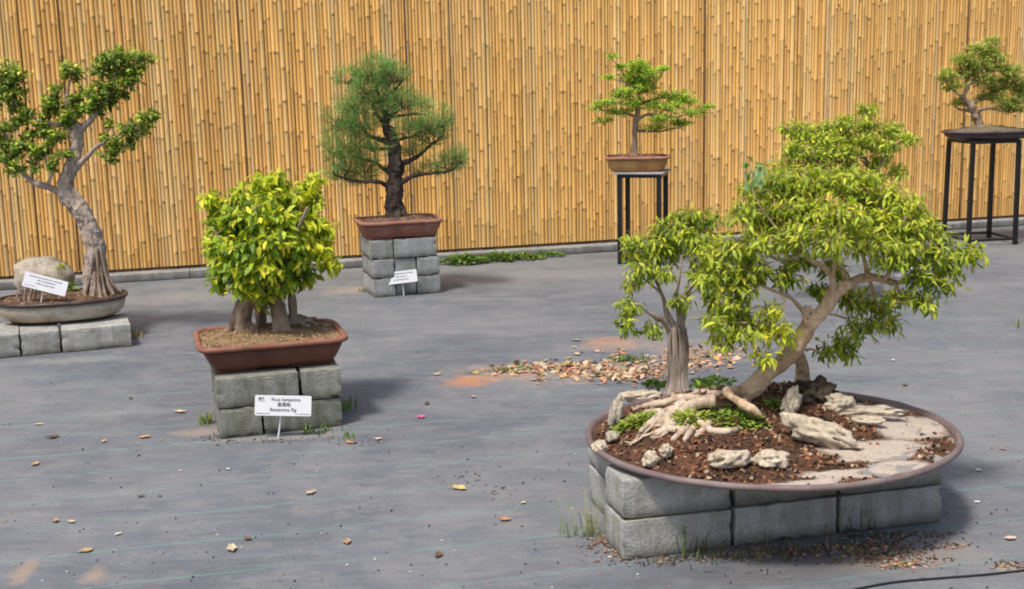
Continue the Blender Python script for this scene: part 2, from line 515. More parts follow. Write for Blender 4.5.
fo = K0 + fnor * .135
fence = thing('bamboo_fence', 'tall golden bamboo cane fence standing along the back of the garden', 'fence', fo, FA)
PANW = 1.36
seam0 = (at_y(718, 200, 10.9) - fo).dot(fdir)
pano = seam0 - PANW * 6
canes = 0
FENCE_Z0, FENCE_TOP = .093, 2.75
while pano < 13.0:
    mb = MB()
    x = pano + .003
    tint_p = rng.uniform(.95, 1.05)
    while x < pano + PANW - .004:
        d = rng.choice((.024, .028, .030, .032, .034, .038)) * rng.uniform(.94, 1.06)
        r = d / 2
        cx = x + r
        x += d + (rng.uniform(-.0006, .0006) if rng.random() < .95 else rng.uniform(.002, .004))
        top = FENCE_TOP + rng.uniform(-.04, .04)
        hue = rng.random()
        b = rng.uniform(.92, 1.07) * tint_p
        if hue < .55: base = np.array((.83, .49, .155))
        elif hue < .82: base = np.array((.87, .57, .22))
        elif hue < .93: base = np.array((.76, .425, .13))
        else: base = np.array((.74, .50, .22))
        base = base * b
        yo = rng.uniform(-.006, .006)
        lean = rng.uniform(-.0025, .0025)
        bow = rng.uniform(-.003, .003)
        zs, cs, rs = [FENCE_Z0], [base * .85], [1.0]
        z = FENCE_Z0 + rng.uniform(.05, .36)
        gap = rng.uniform(.26, .52)
        while z < top - .03:
            dk = rng.uniform(.16, .60)
            bot = rng.uniform(.90, 1.03)
            zs += [z - .014, z - .006, z, z + .006, z + .016]
            cs += [base * bot, base * dk, base * dk * .8, base * dk * 1.2, base * rng.uniform(.98, 1.07)]
            rs += [1.0, 1.07, 1.09, 1.06, 1.0]
            z += gap * rng.uniform(.8, 1.2)
        zs.append(top); cs.append(base); rs.append(1.0)
        ns = 10
        V, Cc, F = [], [], []
        scar = -PI / 2 + rng.uniform(-1.5, 1.5)
        for i, zz in enumerate(zs):
            tt = (zz - FENCE_Z0) / (top - FENCE_Z0)
            ox = lean * tt + bow * math.sin(PI * tt * 1.3)
            for k in range(ns):
                a = 2 * PI * k / ns
                V.append((cx + ox + r * rs[i] * math.cos(a), yo + r * rs[i] * math.sin(a), zz))
                cc = cs[i]
                if rs[i] > 1.05:      # node ring is darkest around its bud scar
                    m = .5 + .5 * math.cos(a - scar)
                    m = m ** 4
                    cc = cc * m + base * .93 * (1 - m)
                Cc.append(cc)
        for i in range(len(zs) - 1):
            for k in range(ns):
                k2 = (k + 1) % ns
                F.append((i * ns + k, i * ns + k2, (i + 1) * ns + k2, (i + 1) * ns + k))
        F.append(tuple((len(zs) - 1) * ns + k for k in range(ns)))
        mb.add(V, F, np.array(Cc))
        canes += 1
    mb.build('cane_panel', M['bamboo'], fence)
    mb = MB()
    box(mb, (pano + PANW / 2, .045, (FENCE_Z0 + FENCE_TOP) / 2), (PANW - .008, .02, FENCE_TOP - FENCE_Z0 - .1))
    mb.build('gap_shade_board', M['fence_dark'], fence, smooth=False)  # dark board added behind the canes so the gaps look shaded
    if rng.random() < .5:
        mb = MB(); tube(mb, [(pano + PANW - .002, -.021, FENCE_Z0 + .01), (pano + PANW + .001, -.021, 1.3), (pano + PANW - .001, -.021, FENCE_TOP - .05)], [.0065] * 3, 7, .2)
        mb.build('joint_batten', M['batten'], fence)
    pano += PANW
mb = MB(); box(mb, ((L0 + 13.2) / 2, .012, .080), (13.2 - L0, .04, .022)); mb.build('bottom_rail', M['fence_dark'], fence, smooth=False)

# ------------------------------------------------------------------ concrete blocks
def block(p, rz, s, label, group, mat='block', z=0.0, name='concrete_block', seed=0, tilt=0.0):
    """p: world xy of the block's front lower corner nearest its own x axis start; s=(length, depth, height)"""
    import bmesh
    mb = MB()
    r = random.Random(seed * 7 + 3)
    # gridded box with chipped edges
    L, D, H = s
    nx, ny, nz = max(4, int(L / .022)), max(4, int(D / .03)), max(4, int(H / .022))
    bm = bmesh.new()
    bmesh.ops.create_cube(bm, size=1.0)
    bmesh.ops.scale(bm, vec=(L, D, H), verts=bm.verts)
    bmesh.ops.bevel(bm, geom=bm.edges[:] , offset=.005, segments=2, affect='EDGES', profile=.5)
    bmesh.ops.subdivide_edges(bm, edges=[e for e in bm.edges if e.calc_length() > .05], cuts=9, use_grid_fill=True)
    bm.normal_update()
    for v in bm.verts:
        q = v.co * 26 + Vector((seed * 3.7, 0, 0))
        ed = sum(1 for k, h in enumerate((L / 2, D / 2, H / 2)) if abs(v.co[k]) > h - .007)
        amt = .0012 if ed < 2 else .004
        k = noise.noise(q)
        v.co -= v.normal * (amt * (.5 + k) + (max(0, k - .25) * .014 if ed >= 2 else 0))
    V = np.array([v.co[:] for v in bm.verts]) + np.array((L / 2, D / 2, H / 2))
    F = [tuple(v.index for v in f.verts) for f in bm.faces]
    bm.free()
    mb.add(V, F)
    o = mb.build(name, M[mat], smooth=False)
    for pl in o.data.polygons: pl.use_smooth = False
    o.location = (p[0], p[1], z)
    o.rotation_euler = (0, tilt, rz)
    return tag(o, label, 'concrete block', group)

def along(p, rz, dx, dy=0.0):
    return (p[0] + math.cos(rz) * dx - math.sin(rz) * dy, p[1] + math.sin(rz) * dx + math.cos(rz) * dy)

BH, BL, BD = .14, .39, .19
# --- stack under the bushy fig
B0, BR = Vector((-1.335, 5.345, 0)), math.radians(17)
gB = 'weathered blocks under the bushy fig'
def bB(dx, dy, z, s, lab, sd, **k): return block(along(B0, BR, dx * .965, dy), BR + k.get('r', 0), (s[0] * .965, s[1], s[2]), lab, gB, 'block_old', z, seed=sd)
bB(0, 0, 0, (.20, .385, BH - .002), 'half-size weathered block at the foot of the bushy fig stack, behind no sign', 1)
bB(.207, .004, 0, (.375, .385, BH - .002), 'long mossy ground-level block right behind the named white sign', 2, r=.02)
bB(-.004, .002, BH, (.385, .385, BH), 'long weathered block directly under the brown glazed pot, above the white sign', 3)
bB(.393, .006, BH, (.19, .385, BH), 'short weathered block under the brown glazed pot, past the dark upright joint', 4, r=-.02)

# --- stack under the pine
P0, PR = Vector((-1.01, 8.80, 0)), math.radians(18)
gP = 'grey blocks stacked three high under the pine'
def bP(dx, dy, z, s, lab, sd, r=0.0): return block(along(P0, PR, dx * .93, dy), PR + r, (s[0] * .93, s[1], s[2]), lab, gP, 'block', z, seed=sd)
bP(.012, 0, 0, (.17, .385, BH - .002), 'ground-level grey block of the pine stack beside the earth stain', 11, .03)
bP(.19, .025, 0, (.165, .385, BH - .002), 'ground-level grey block of the pine stack behind the sign stake', 12)
bP(.362, .002, 0, (.185, .385, BH - .002), 'ground-level grey block of the pine stack on the weed clump side', 13, -.02)
bP(.0, 0, BH, (.175, .385, BH - .002), 'middle-course grey block of the pine stack beside the earth stain', 14)
bP(.183, .012, BH, (.17, .385, BH - .002), 'middle-course grey block of the pine stack just above the sign', 15)
bP(.36, 0, BH, (.185, .385, BH - .002), 'middle-course grey block of the pine stack on the weed clump side', 16)
bP(-.008, .004, 2 * BH, (.18, .385, BH), 'short top-course grey block directly under the red clay pine pot', 17)
bP(.178, 0, 2 * BH, (.35, .385, BH), 'long top-course grey block directly under the red clay pine pot', 18)

# --- low course under the cream tray
A0, AR = Vector((-3.10, 7.05, 0)), math.radians(21)
gA = 'pale blocks under the cream oval tray'
def bA(dx, dy, s, lab, sd, r=0.0): return block(along(A0, AR, dx, dy), AR + r, s, lab, gA, 'block_pale', 0, seed=sd)
bA(-.20, .0, (.385, .385, BH), 'pale block under the cream tray, cut by the picture edge and chipped on top', 31)
bA(.19, .0, (.22, .385, BH - .002), 'short pale block in the middle of the row under the cream tray', 32, .02)
bA(.42, -.004, (.40, .385, BH), 'long pale block under the cream tray on the open mat side', 33, -.01)

# --- two courses under the big oval tray
Z0, ZR = Vector((.349, 3.858, 0)), math.radians(14)
gZ = 'pale grey blocks under the big oval planter'
def bZ(dx, dy, z, s, lab, sd, r=0.0): return block(along(Z0, ZR, dx, dy), ZR + r, s, lab, gZ, 'block_pale', z, seed=sd)
bZ(0, 0, 0, (.392, BD, BH - .002), 'lower pale block at the corner of the big planter, grass sprouting before it', 41)
bZ(.405, .004, 0, (.385, .58, BH - .002), 'lower pale block in the middle of the big planter front', 42)
bZ(.802, .002, 0, (.40, .58, BH - .002), 'lower pale block at the soil-strewn far end of the big planter front', 43)
bZ(.002, .003, BH, (.39, BD, BH), 'upper pale block at the corner of the big planter beside the dry stalks', 44)
bZ(.408, .008, BH, (.382, .58, BH), 'upper pale block in the middle of the big planter front', 45)
bZ(.800, .004, BH, (.40, .58, BH), 'upper pale block at the soil-strewn far end of the big planter front', 46)
bZ(.075, .23, 0, (.19, .38, BH - .002), 'lower pale block behind the dark gap on the dry stalk side of the planter', 47)
bZ(.077, .232, BH, (.19, .38, BH), 'upper pale block behind the dark gap on the dry stalk side of the planter', 48)

# ------------------------------------------------------------------ leaves and foliage
def rvec(r):
    while True:
        v = Vector((r.uniform(-1, 1), r.uniform(-1, 1), r.uniform(-1, 1)))
        if .02 < v.length < 1: return v.normalized()

class Leaves:
    def __init__(self): self.P, self.D, self.N, self.L, self.W, self.C, self.B = [], [], [], [], [], [], []
    def add(self, p, d, n, l, w, c, bend=.25):
        self.P.append(p[:]); self.D.append(d[:]); self.N.append(n[:]); self.L.append(l); self.W.append(w); self.C.append(c); self.B.append(bend)
    def into(self, mb, origin):
        if not self.P: return
        P, D, N = np.array(self.P) - np.array(origin), np.array(self.D), np.array(self.N)
        L, W, B = np.array(self.L)[:, None], np.array(self.W)[:, None], np.array(self.B)[:, None]
        D /= np.linalg.norm(D, axis=1, keepdims=True)
        N = N - D * (N * D).sum(1, keepdims=True)
        N /= np.maximum(np.linalg.norm(N, axis=1, keepdims=True), 1e-6)
        S = np.cross(D, N)
        def sp(t): return P + D * (L * t) - N * (L * B * t * t)
        w1, w2 = W * .46, W * .40
        up = W * .14
        a, t = sp(0.0), sp(1.0)
        c1, c2 = sp(.33), sp(.66)
        V = np.stack([a, c1 - S * w1 + N * up, c1, c1 + S * w1 + N * up, c2 - S * w2 + N * up, c2, c2 + S * w2 + N * up, t], axis=1).reshape(-1, 3)
        tri = [(0, 2, 1), (0, 3, 2), (1, 2, 5, 4), (2, 3, 6, 5), (4, 5, 7), (5, 6, 7)]
        k = len(P)
        F = [tuple(8 * i + j for j in f) for i in range(k) for f in tri]
        mb.add(V, F, np.repeat(np.array(self.C), 8, axis=0))
    def into_flat(self, mb, origin):     # one quad per leaf, for tiny leaves and needles
        P, D, N = np.array(self.P) - np.array(origin), np.array(self.D), np.array(self.N)
        L, W = np.array(self.L)[:, None], np.array(self.W)[:, None]
        D /= np.linalg.norm(D, axis=1, keepdims=True)
        N = N - D * (N * D).sum(1, keepdims=True)
        N /= np.maximum(np.linalg.norm(N, axis=1, keepdims=True), 1e-6)
        S = np.cross(D, N)
        V = np.stack([P, P + D * L * .5 + S * W * .5, P + D * L, P + D * L * .5 - S * W * .5], axis=1).reshape(-1, 3)
        F = [(4 * i, 4 * i + 1, 4 * i + 2, 4 * i + 3) for i in range(len(P))]
        mb.add(V, F, np.repeat(np.array(self.C), 4, axis=0))

def lerp3(a, b, t): return tuple(a[i] + (b[i] - a[i]) * t for i in range(3))

class Tree:
    """trunk, limbs and pads given in photo pixels for the plane Y=Y0, with dy metres of depth added"""
    def __init__(self, label, base_px, Y0, z_base, bark, seed, name='bonsai_tree', group=None):
        self.grow = 1.0; self.slim = 1.0; self.Y = Y0; self.r = random.Random(seed); self.seed = seed
        b = at_y(base_px[0], base_px[1], Y0)
        self.base = Vector((b.x, b.y, z_base))
        self.dz = z_base - b.z
        self.s = FPX / math.hypot(Y0, CAM_H - z_base)
        self.root = thing(name, label, 'tree', self.base, group=group)
        self.bark = bark
        self.pts = []           # skeleton points for attaching foliage
        self.trunk = MB(); self.limbs = []
        self.lv = Leaves()
    def P(self, px, py, dy=0.0):
        q = at_y(px, py, self.Y + dy)
        return Vector((q.x, q.y, q.z + self.dz))
    def path(self, nodes):
        """nodes: (px, py, width_px, dy)"""
        pts = [self.P(n[0], n[1], n[3] if len(n) > 3 else 0.0) - self.base for n in nodes]
        rad = [n[2] * self.slim / self.s / 2 for n in nodes]
        return pts, rad
    def stem(self, nodes, nseg=12, gn=.35, gf=26, skel=True):
        pts, rad = self.path(nodes)
        tube(self.trunk, pts, rad, nseg, .012, gnarl=gn, gfreq=gf, seed=self.seed)
        if skel:
            a, b = catmull(pts, rad, .03)
            self.pts += list(zip(a, b))
    def limb(self, nodes, nseg=8, gn=.3):
        pts, rad = self.path(nodes)
        mb = MB()
        # little sideways kinks so that no limb runs dead straight
        q = [p + rvec(self.r) * (.25 * rd + .004) if 0 < i < len(pts) - 1 else p for i, (p, rd) in enumerate(zip(pts, rad))]
        tube(mb, q, rad, nseg, .012, gnarl=gn, gfreq=40, seed=self.seed)
        self.limbs.append(mb)
        a, b = catmull(q, rad, .03)
        self.pts += [(p, r, mb) for p, r in zip(a, b)]
    def nearest(self, c):
        best = min(self.pts, key=lambda t: (t[0] - c).length + max(0, t[0].z - c.z) * .6)
        return best
    def pad(self, px, py, rx, rz, dy=0.0, ry=None, twigs=10, leaves=6, ll=.05, lw=.022, pal=None, droop=.5, kind='ficus', lightness=0.0, tw=.0022, flat=0.0):
        r = self.r
        c = self.P(px, py, dy) - self.base
        a, h = rx * self.grow / self.s, rz * self.grow / self.s
        b = ry * self.grow if ry is not None else (a + h) * .5
        nb = self.nearest(c)
        mb = nb[2] if len(nb) > 2 else (self.limbs[-1] if self.limbs else self.trunk)
        st = nb[0]
        d = c - st
        foot = c + Vector((0, 0, -h * .4))
        if d.length > .03:
            mid = st.lerp(foot, .5) + Vector((r.uniform(-.02, .02), r.uniform(-.02, .02), r.uniform(0, .03))) * min(1, d.length / .15)
            r0 = min(nb[1] * .6, .0035 + d.length * .022)
            tube(mb, [st, mid, foot], [r0, r0 * .75, max(tw, r0 * .45)], 6, .02, gnarl=.2)
        for i in range(twigs):
            v = rvec(r)
            if v.z < -.2 and r.random() < .55: v.z = -v.z
            k = r.uniform(.45, 1.0) ** .6 * (1.32 if r.random() < .18 else 1.0)
            tip = c + Vector((v.x * a * k, v.y * b * k, v.z * h * k))
            s0 = foot.lerp(tip, r.uniform(0, .25))
            bend = Vector((0, 0, 1)) * (tip - s0).length * .22
            mid = s0.lerp(tip, .55) + bend
            if tw > 0: tube(mb, [s0, mid, tip], [tw, tw * .75, tw * .45], 3, .03, cap=False)
            td = (tip - s0).normalized()
            out = Vector((v.x, v.y, v.z * .7)).normalized()
            for j in range(leaves):
                t = 1 - .72 * (j / max(1, leaves - 1)) * r.uniform(.8, 1.2) if leaves > 1 else 1
                t = max(.12, min(1, t))
                q = (1 - t) ** 2 * s0 + 2 * t * (1 - t) * mid + t * t * tip
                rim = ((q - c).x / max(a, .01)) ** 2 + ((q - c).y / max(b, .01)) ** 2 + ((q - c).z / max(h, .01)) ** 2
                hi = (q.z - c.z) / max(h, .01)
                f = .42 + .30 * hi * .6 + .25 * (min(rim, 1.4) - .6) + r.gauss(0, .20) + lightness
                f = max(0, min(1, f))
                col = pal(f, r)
                if kind == 'ficus':
                    ld = td * .22 + out * .30 + rvec(r) * .80 + Vector((0, 0, -droop * r.uniform(.5, 1.5)))
                    up = Vector((0, 0, 1)) + rvec(r) * .55 + out * .35
                    sz = r.uniform(.55, 1.2)
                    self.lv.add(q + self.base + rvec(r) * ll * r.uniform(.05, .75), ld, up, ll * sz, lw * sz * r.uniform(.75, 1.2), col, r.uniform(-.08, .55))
                else:
                    ld = td * .4 + out * .4 + rvec(r) * .8 + Vector((0, 0, -droop))
                    if flat: ld.z *= (1 - flat)
                    up = Vector((0, 0, 1)) + rvec(r) * .6
                    sz = r.uniform(.7, 1.25)
                    p2 = q + self.base + rvec(r) * ll * .7
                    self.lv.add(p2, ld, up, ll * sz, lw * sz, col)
    def finish(self, leafmat, remesh=.006, flat_leaves=False, smooth_it=2, displace=.007, dsize=.028):
        o = self.trunk.build('trunk', M[self.bark], self.root)
        if remesh:
            md = o.modifiers.new('Remesh', 'REMESH'); md.mode = 'VOXEL'; md.voxel_size = remesh; md.use_smooth_shade = True
            if smooth_it:
                sm = o.modifiers.new('Smooth', 'SMOOTH'); sm.factor = .5; sm.iterations = smooth_it
            tx = bpy.data.textures.new('bark_relief', 'CLOUDS'); tx.noise_scale = dsize; tx.noise_depth = 3
            dp = o.modifiers.new('Displace', 'DISPLACE'); dp.texture = tx; dp.strength = displace; dp.mid_level = .5; dp.texture_coords = 'LOCAL'
        for mb in self.limbs: mb.build('limb', M[self.bark], self.root)
        mb = MB()
        if flat_leaves: self.lv.into_flat(mb, self.base)
        else: self.lv.into(mb, self.base)
        self.crown = mb.build('crown', M[leafmat], self.root, smooth=True)
        return self.root

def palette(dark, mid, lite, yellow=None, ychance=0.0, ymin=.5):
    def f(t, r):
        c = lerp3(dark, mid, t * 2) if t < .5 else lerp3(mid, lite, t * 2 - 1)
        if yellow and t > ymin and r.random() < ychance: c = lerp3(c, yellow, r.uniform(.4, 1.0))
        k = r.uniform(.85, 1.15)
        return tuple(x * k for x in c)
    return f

# ------------------------------------------------------------------ soil with bits
def soil_part(parent, a, b, z, ex, mound=0.03, col=((.16, .09, .055), (.07, .045, .03)), chips=200, chip_cols=((.36, .24, .14), (.22, .12, .07), (.46, .36, .24), (.10, .06, .04)), chip=.014, seed=0, heightf=None, colf=None, rings=26, n=64, chipsel=None):
    r = random.Random(seed + 99)
    V, F, Cc = [(0, 0, 0)], [], []
    def hgt(x, y):
        q = (x / a) ** 2 + (y / b) ** 2
        base = mound * max(0, 1 - q) if heightf is None else heightf(x, y)
        return z + base + .008 * noise.noise(Vector((x * 18, y * 18, seed))) + .005 * noise.noise(Vector((x * 55, y * 55, seed)))
    def colr(x, y):
        if colf: return colf(x, y)
        t = .5 + .8 * noise.noise(Vector((x * 12, y * 12, seed + 5))) + .4 * noise.noise(Vector((x * 50, y * 50, seed)))
        return lerp3(col[0], col[1], max(0, min(1, t)))
    V[0] = (0, 0, hgt(0, 0)); Cc.append(colr(0, 0))
    for i in range(1, rings + 1):
        for (x, y, _) in supring(a * i / rings, b * i / rings, 0, n, ex):
            V.append((x, y, hgt(x, y))); Cc.append(colr(x, y))
    for k in range(n): F.append((0, 1 + k, 1 + (k + 1) % n))
    for i in range(rings - 1):
        for k in range(n):
            k2 = (k + 1) % n
            F.append((1 + i * n + k, 1 + (i + 1) * n + k, 1 + (i + 1) * n + k2, 1 + i * n + k2))
    mb = MB(); mb.add(V, F, np.array(Cc))
    so = mb.build('soil', M['soil'], parent)
    if chips:
        mb = MB()
        done = 0
        while done < chips:
            x, y = r.uniform(-a, a) * .96, r.uniform(-b, b) * .96
            if abs(x / a) ** ex + abs(y / b) ** ex > .92: continue
            done += 1
            if chipsel and not chipsel(x, y, r): continue
            s = chip * r.uniform(.4, 1.3)
            cc = np.array(r.choice(chip_cols)) * r.uniform(.7, 1.2)
            tl = rvec(r); tl.z *= .4; tl = tl.normalized()
            sd = tl.cross(rvec(r)).normalized()
            p = Vector((x, y, hgt(x, y) + s * .15))
            w = s * r.uniform(.2, .5)
            q = [p - tl * s / 2, p + sd * w + Vector((0, 0, s * .12)), p + tl * s / 2, p - sd * w + Vector((0, 0, s * .1)), p + Vector((0, 0, s * .25))]
            mb.add([t[:] for t in q], [(0, 1, 4), (1, 2, 4), (2, 3, 4), (3, 0, 4)], cc)
        mo = mb.build('mulch', M['mulch'], so, smooth=False)
        tag(mo, kind='stuff')
    return hgt

# ------------------------------------------------------------------ pots
def pot(label, c, z, rz, name='bonsai_pot'):
    return thing(name, label, 'pot', (c[0], c[1], z), rz)

# A: cream oval tray with dark lip
A_C = Vector((-2.825, 7.57, 0)); A_Z = .14; A_R = math.radians(15)
potA = pot('cream oval bonsai tray with dark brown rim holding the boulder and grey tree', A_C, A_Z, A_R)
mb = MB(); loft(mb, [(.30, .185, .016), (.335, .212, .022), (.366, .236, .05), (.380, .248, .085), (.384, .250, .1205), (.372, .240, .1205), (.36, .23, .07)], 80, 2.3, cap_end=True)
mb.build('body', M['cream'], potA)
mb = MB(); loft(mb, [(.383, .249, .121), (.396, .262, .1225), (.400, .266, .132), (.398, .264, .141), (.386, .252, .144), (.376, .243, .141), (.374, .241, .121)], 80, 2.3, cap_start=False, cap_end=False)
mb.build('rim', M['darkrim'], potA)
mb = MB(); loft(mb, [(.285, .172, .0), (.305, .19, .002), (.312, .196, .020), (.29, .18, .020)], 80, 2.3)
mb.build('foot', M['darkrim'], potA)
hA = soil_part(potA, .372, .238, .130, 2.3, .02, chips=350, seed=1)

# B: brown glazed rectangle
B_C = Vector((-1.155, 5.695, 0)); B_Z = .28; B_R = math.radians(17)
potB = pot('brown glazed rectangular pot under the bushy yellow-green fig', B_C, B_Z, B_R)
mb = MB(); loft(mb, [(.262, .185, .014), (.275, .197, .016), (.29, .21, .035), (.312, .226, .078), (.327, .238, .110), (.322, .233, .1105), (.31, .222, .08)], 96, 9.0)
mb.build('body', M['terracotta'], potB)
mb = MB(); loft(mb, [(.326, .237, .1105), (.342, .252, .113), (.347, .256, .121), (.345, .254, .131), (.337, .247, .136), (.324, .235, .135), (.319, .231, .128), (.318, .23, .1105)], 96, 9.0, cap_start=False, cap_end=False)
mb.build('rim', M['terracotta_rim'], potB)
for sx in (-1, 1):
    mb = MB(); box(mb, (sx * .175, 0, .007), (.19, .36, .014), bev=.004)
    mb.build('foot', M['terracotta'], potB)
hB = soil_part(potB, .318, .229, .121, 9.0, .022, col=((.32, .20, .11), (.15, .10, .055)), chips=700, chip_cols=((.46, .30, .15), (.36, .26, .13), (.55, .42, .24), (.2, .12, .06), (.24, .24, .10)), seed=2)

# P: red clay rectangle
P_C = Vector((-.835, 9.06, 0)); P_Z = .42; P_R = math.radians(17)
potP = pot('red clay rectangular pot on three courses of blocks under the pine', P_C, P_Z, P_R)
mb = MB(); loft(mb, [(.25, .165, .012), (.262, .175, .014), (.272, .183, .045), (.276, .187, .05), (.276, .187, .06), (.285, .196, .075), (.297, .206, .108), (.29, .2, .1085), (.28, .19, .08)], 96, 8.0)
mb.build('body', M['redclay'], potP)
mb = MB(); loft(mb, [(.296, .205, .1085), (.309, .217, .111), (.312, .220, .118), (.311, .219, .131), (.304, .213, .135), (.293, .203, .134), (.289, .2, .1085)], 96, 8.0, cap_start=False, cap_end=False)
mb.build('rim', M['redclay_rim'], potP)
for sx in (-1, 1):
    mb = MB(); box(mb, (sx * .165, 0, .006), (.17, .32, .012), bev=.004)
    mb.build('foot', M['redclay'], potP)
hP = soil_part(potP, .289, .2, .122, 8.0, .025, col=((.20, .11, .075), (.10, .06, .045)), chips=320, seed=3)

# Z: the big oval tray
Z_C = Vector((.925, 4.27, 0)); Z_Z = .28; Z_R = math.radians(12)
ZA, ZB = .672, .605
potZ = pot('very large shallow oval planter with purple-brown lip holding rocks and two figs', Z_C, Z_Z, Z_R)
mb = MB(); loft(mb, [(ZA - .20, ZB - .20, .0), (ZA - .10, ZB - .10, .003), (ZA - .045, ZB - .045, .010), (ZA - .022, ZB - .022, .020), (ZA - .032, ZB - .032, .0205)], 128, 2.0)
mb.build('body', M['traywall'], potZ)
mb = MB()
prof = [(-.020, .0205), (-.008, .016), (.0, .021), (.003, .029), (-.001, .037), (-.010, .040), (-.019, .036), (-.024, .0205)]
loft(mb, [(ZA + d, ZB + d, z) for d, z in prof], 128, 2.0, cap_start=False, cap_end=False)
mb.build('rim', M['trayrim'], potZ)
def Zl(px, py, z=.33):       # pixel to planter-local xy
    g = at_z(px, py, z) - Z_C
    c, s = math.cos(-Z_R), math.sin(-Z_R)
    return (g.x * c - g.y * s, g.x * s + g.y * c)
MOUNDS = [(*Zl(680, 415, .35), .26, .075), (*Zl(745, 405, .36), .24, .085), (*Zl(800, 395, .36), .17, .07), (*Zl(660, 450, .33), .18, .03), (*Zl(750, 450, .33), .2, .03), (*Zl(845, 415, .33), .14, .03)]
def hz(x, y):
    q = (x / ZA) ** 2 + (y / ZB) ** 2
    h = -.012 * 0 + sum(m * math.exp(-((x - a) ** 2 + (y - b) ** 2) / (w * w)) for a, b, w, m in MOUNDS)
    return h * max(0, min(1, (1 - q) * 2.2))
SAND = [(*Zl(874, 444), .185, .095), (*Zl(908, 420), .13, .13), (*Zl(884, 402), .14, .05), (*Zl(856, 466), .19, .04), (*Zl(755, 480), .28, .034), (*Zl(900, 458), .09, .05)]
DARK = [(*Zl(940, 450), .075, .11), (*Zl(850, 424), .10, .032), (*Zl(818, 452), .10, .032), (*Zl(918, 467), .06, .025), (*Zl(790, 473), .14, .016)]
def sandness(x, y):
    n = .6 * noise.noise(Vector((x * 9, y * 9, 3.1))) + .3 * noise.noise(Vector((x * 30, y * 30, 3.1)))
    s = max(1.25 - math.hypot((x - a) / w, (y - b) / h) for a, b, w, h in SAND) + n * .5
    d = max(1.15 - math.hypot((x - a) / w, (y - b) / h) for a, b, w, h in DARK) + n * .5
    return max(0, min(1, s * 4.0 - max(0, d * 3.5)))
def zcol(x, y):
    s = sandness(x, y)
    t = .5 + .9 * noise.noise(Vector((x * 11, y * 11, 7))) + .5 * noise.noise(Vector((x * 45, y * 45, 7)))
    mul = lerp3((.14, .065, .038), (.04, .026, .018), max(0, min(1, t)))
    return lerp3(mul, (.45, .375, .31), s)
hZ = soil_part(potZ, ZA - .021, ZB - .021, .022, 2.0, heightf=hz, colf=zcol, chips=5200, chip=.019,
    chip_cols=((.30, .12, .06), (.18, .075, .04), (.36, .19, .10), (.42, .31, .2), (.07, .042, .03), (.05, .035, .025), (.10, .06, .04), (.22, .1, .055)), seed=4, rings=60, n=128,
    chipsel=lambda x, y, r: sandness(x, y) < .25 or r.random() < .02)
def on_Z(px, py, zg=.34):
    """world point on the planter's soil seen near this spot of the photo"""
    for _ in range(4):
        x, y = Zl(px, py, zg)
        zg = Z_Z + hZ(x, y)
    g = at_z(px, py, zg)
    return g

# ------------------------------------------------------------------ plant stands
def stand(label, c, z, rz, a, slab, leg=.022, splay=.0, low=.05):
    t = thing('plant_stand', label, 'plant stand', (c[0], c[1], 0), rz)
    h = a / 2
    mb = MB()
    zt = z - (.018 if slab else .0)
    for sx, sy, lx, ly in ((0, -1, a, leg), (0, 1, a, leg), (-1, 0, leg, a - 2 * leg), (1, 0, leg, a - 2 * leg)):
        box(mb, (sx * (h - leg / 2), sy * (h - leg / 2), zt - .014), (lx, ly, .028), bev=.002)
    mb.build('top_frame', M['black'], t, smooth=False)
    if slab:
        mb = MB(); box(mb, (0, 0, z - .0085), (a + .045, a + .045, .017), bev=.003); mb.build('top_board', M['slab'], t, smooth=False)
    else:
        mb = MB(); box(mb, (0, 0, zt - .010), (a - 2 * leg - .004, a - 2 * leg - .004, .012)); mb.build('top_board', M['black'], t, smooth=False)
    for sx in (-1, 1):
        for sy in (-1, 1):
            mb = MB()
            x0, y0 = sx * (h - leg / 2), sy * (h - leg / 2)
            x1, y1 = x0 * (1 + splay), y0 * (1 + splay)
            zz = [0.0, .003, zt - .029]
            q = leg / 2 * .98
            V = []
            for k, zc in enumerate(zz):
                f = 1 - zc / zt
                X, Y = x0 + (x1 - x0) * f, y0 + (y1 - y0) * f
                V += [(X - q, Y - q, zc), (X + q, Y - q, zc), (X + q, Y + q, zc), (X - q, Y + q, zc)]
            F = [(3, 2, 1, 0), (8, 9, 10, 11)] + [(l * 4 + i, l * 4 + (i + 1) % 4, l * 4 + 4 + (i + 1) % 4, l * 4 + 4 + i) for l in range(2) for i in range(4)]
            mb.add(V, F)
            mb.build('leg', M['black'], t, smooth=False)
    g = (h - leg / 2) * (1 + splay * .9)
    for sx, sy in ((0, -1), (0, 1), (-1, 0), (1, 0)):
        mb = MB()
        box(mb, (sx * g, sy * g, low), ((2 * g - leg) if sx == 0 else leg * .5, (2 * g - leg) if sy == 0 else leg * .5, leg * .6))
        mb.build('stretcher', M['black'], t, smooth=False)
    return t
S1_C = (1.115, 10.24); S1_Z = .768
stand('black square metal stand topped with a grey board before the bamboo fence', S1_C, S1_Z, math.radians(-17), .365, True, .038)
S2_C = (4.22, 10.95); S2_Z = at_y(980, 139, 10.95).z
stand('taller black stand with slightly splayed legs carrying the dark shallow tray', S2_C, S2_Z, math.radians(8), .46, False, .034, .04)

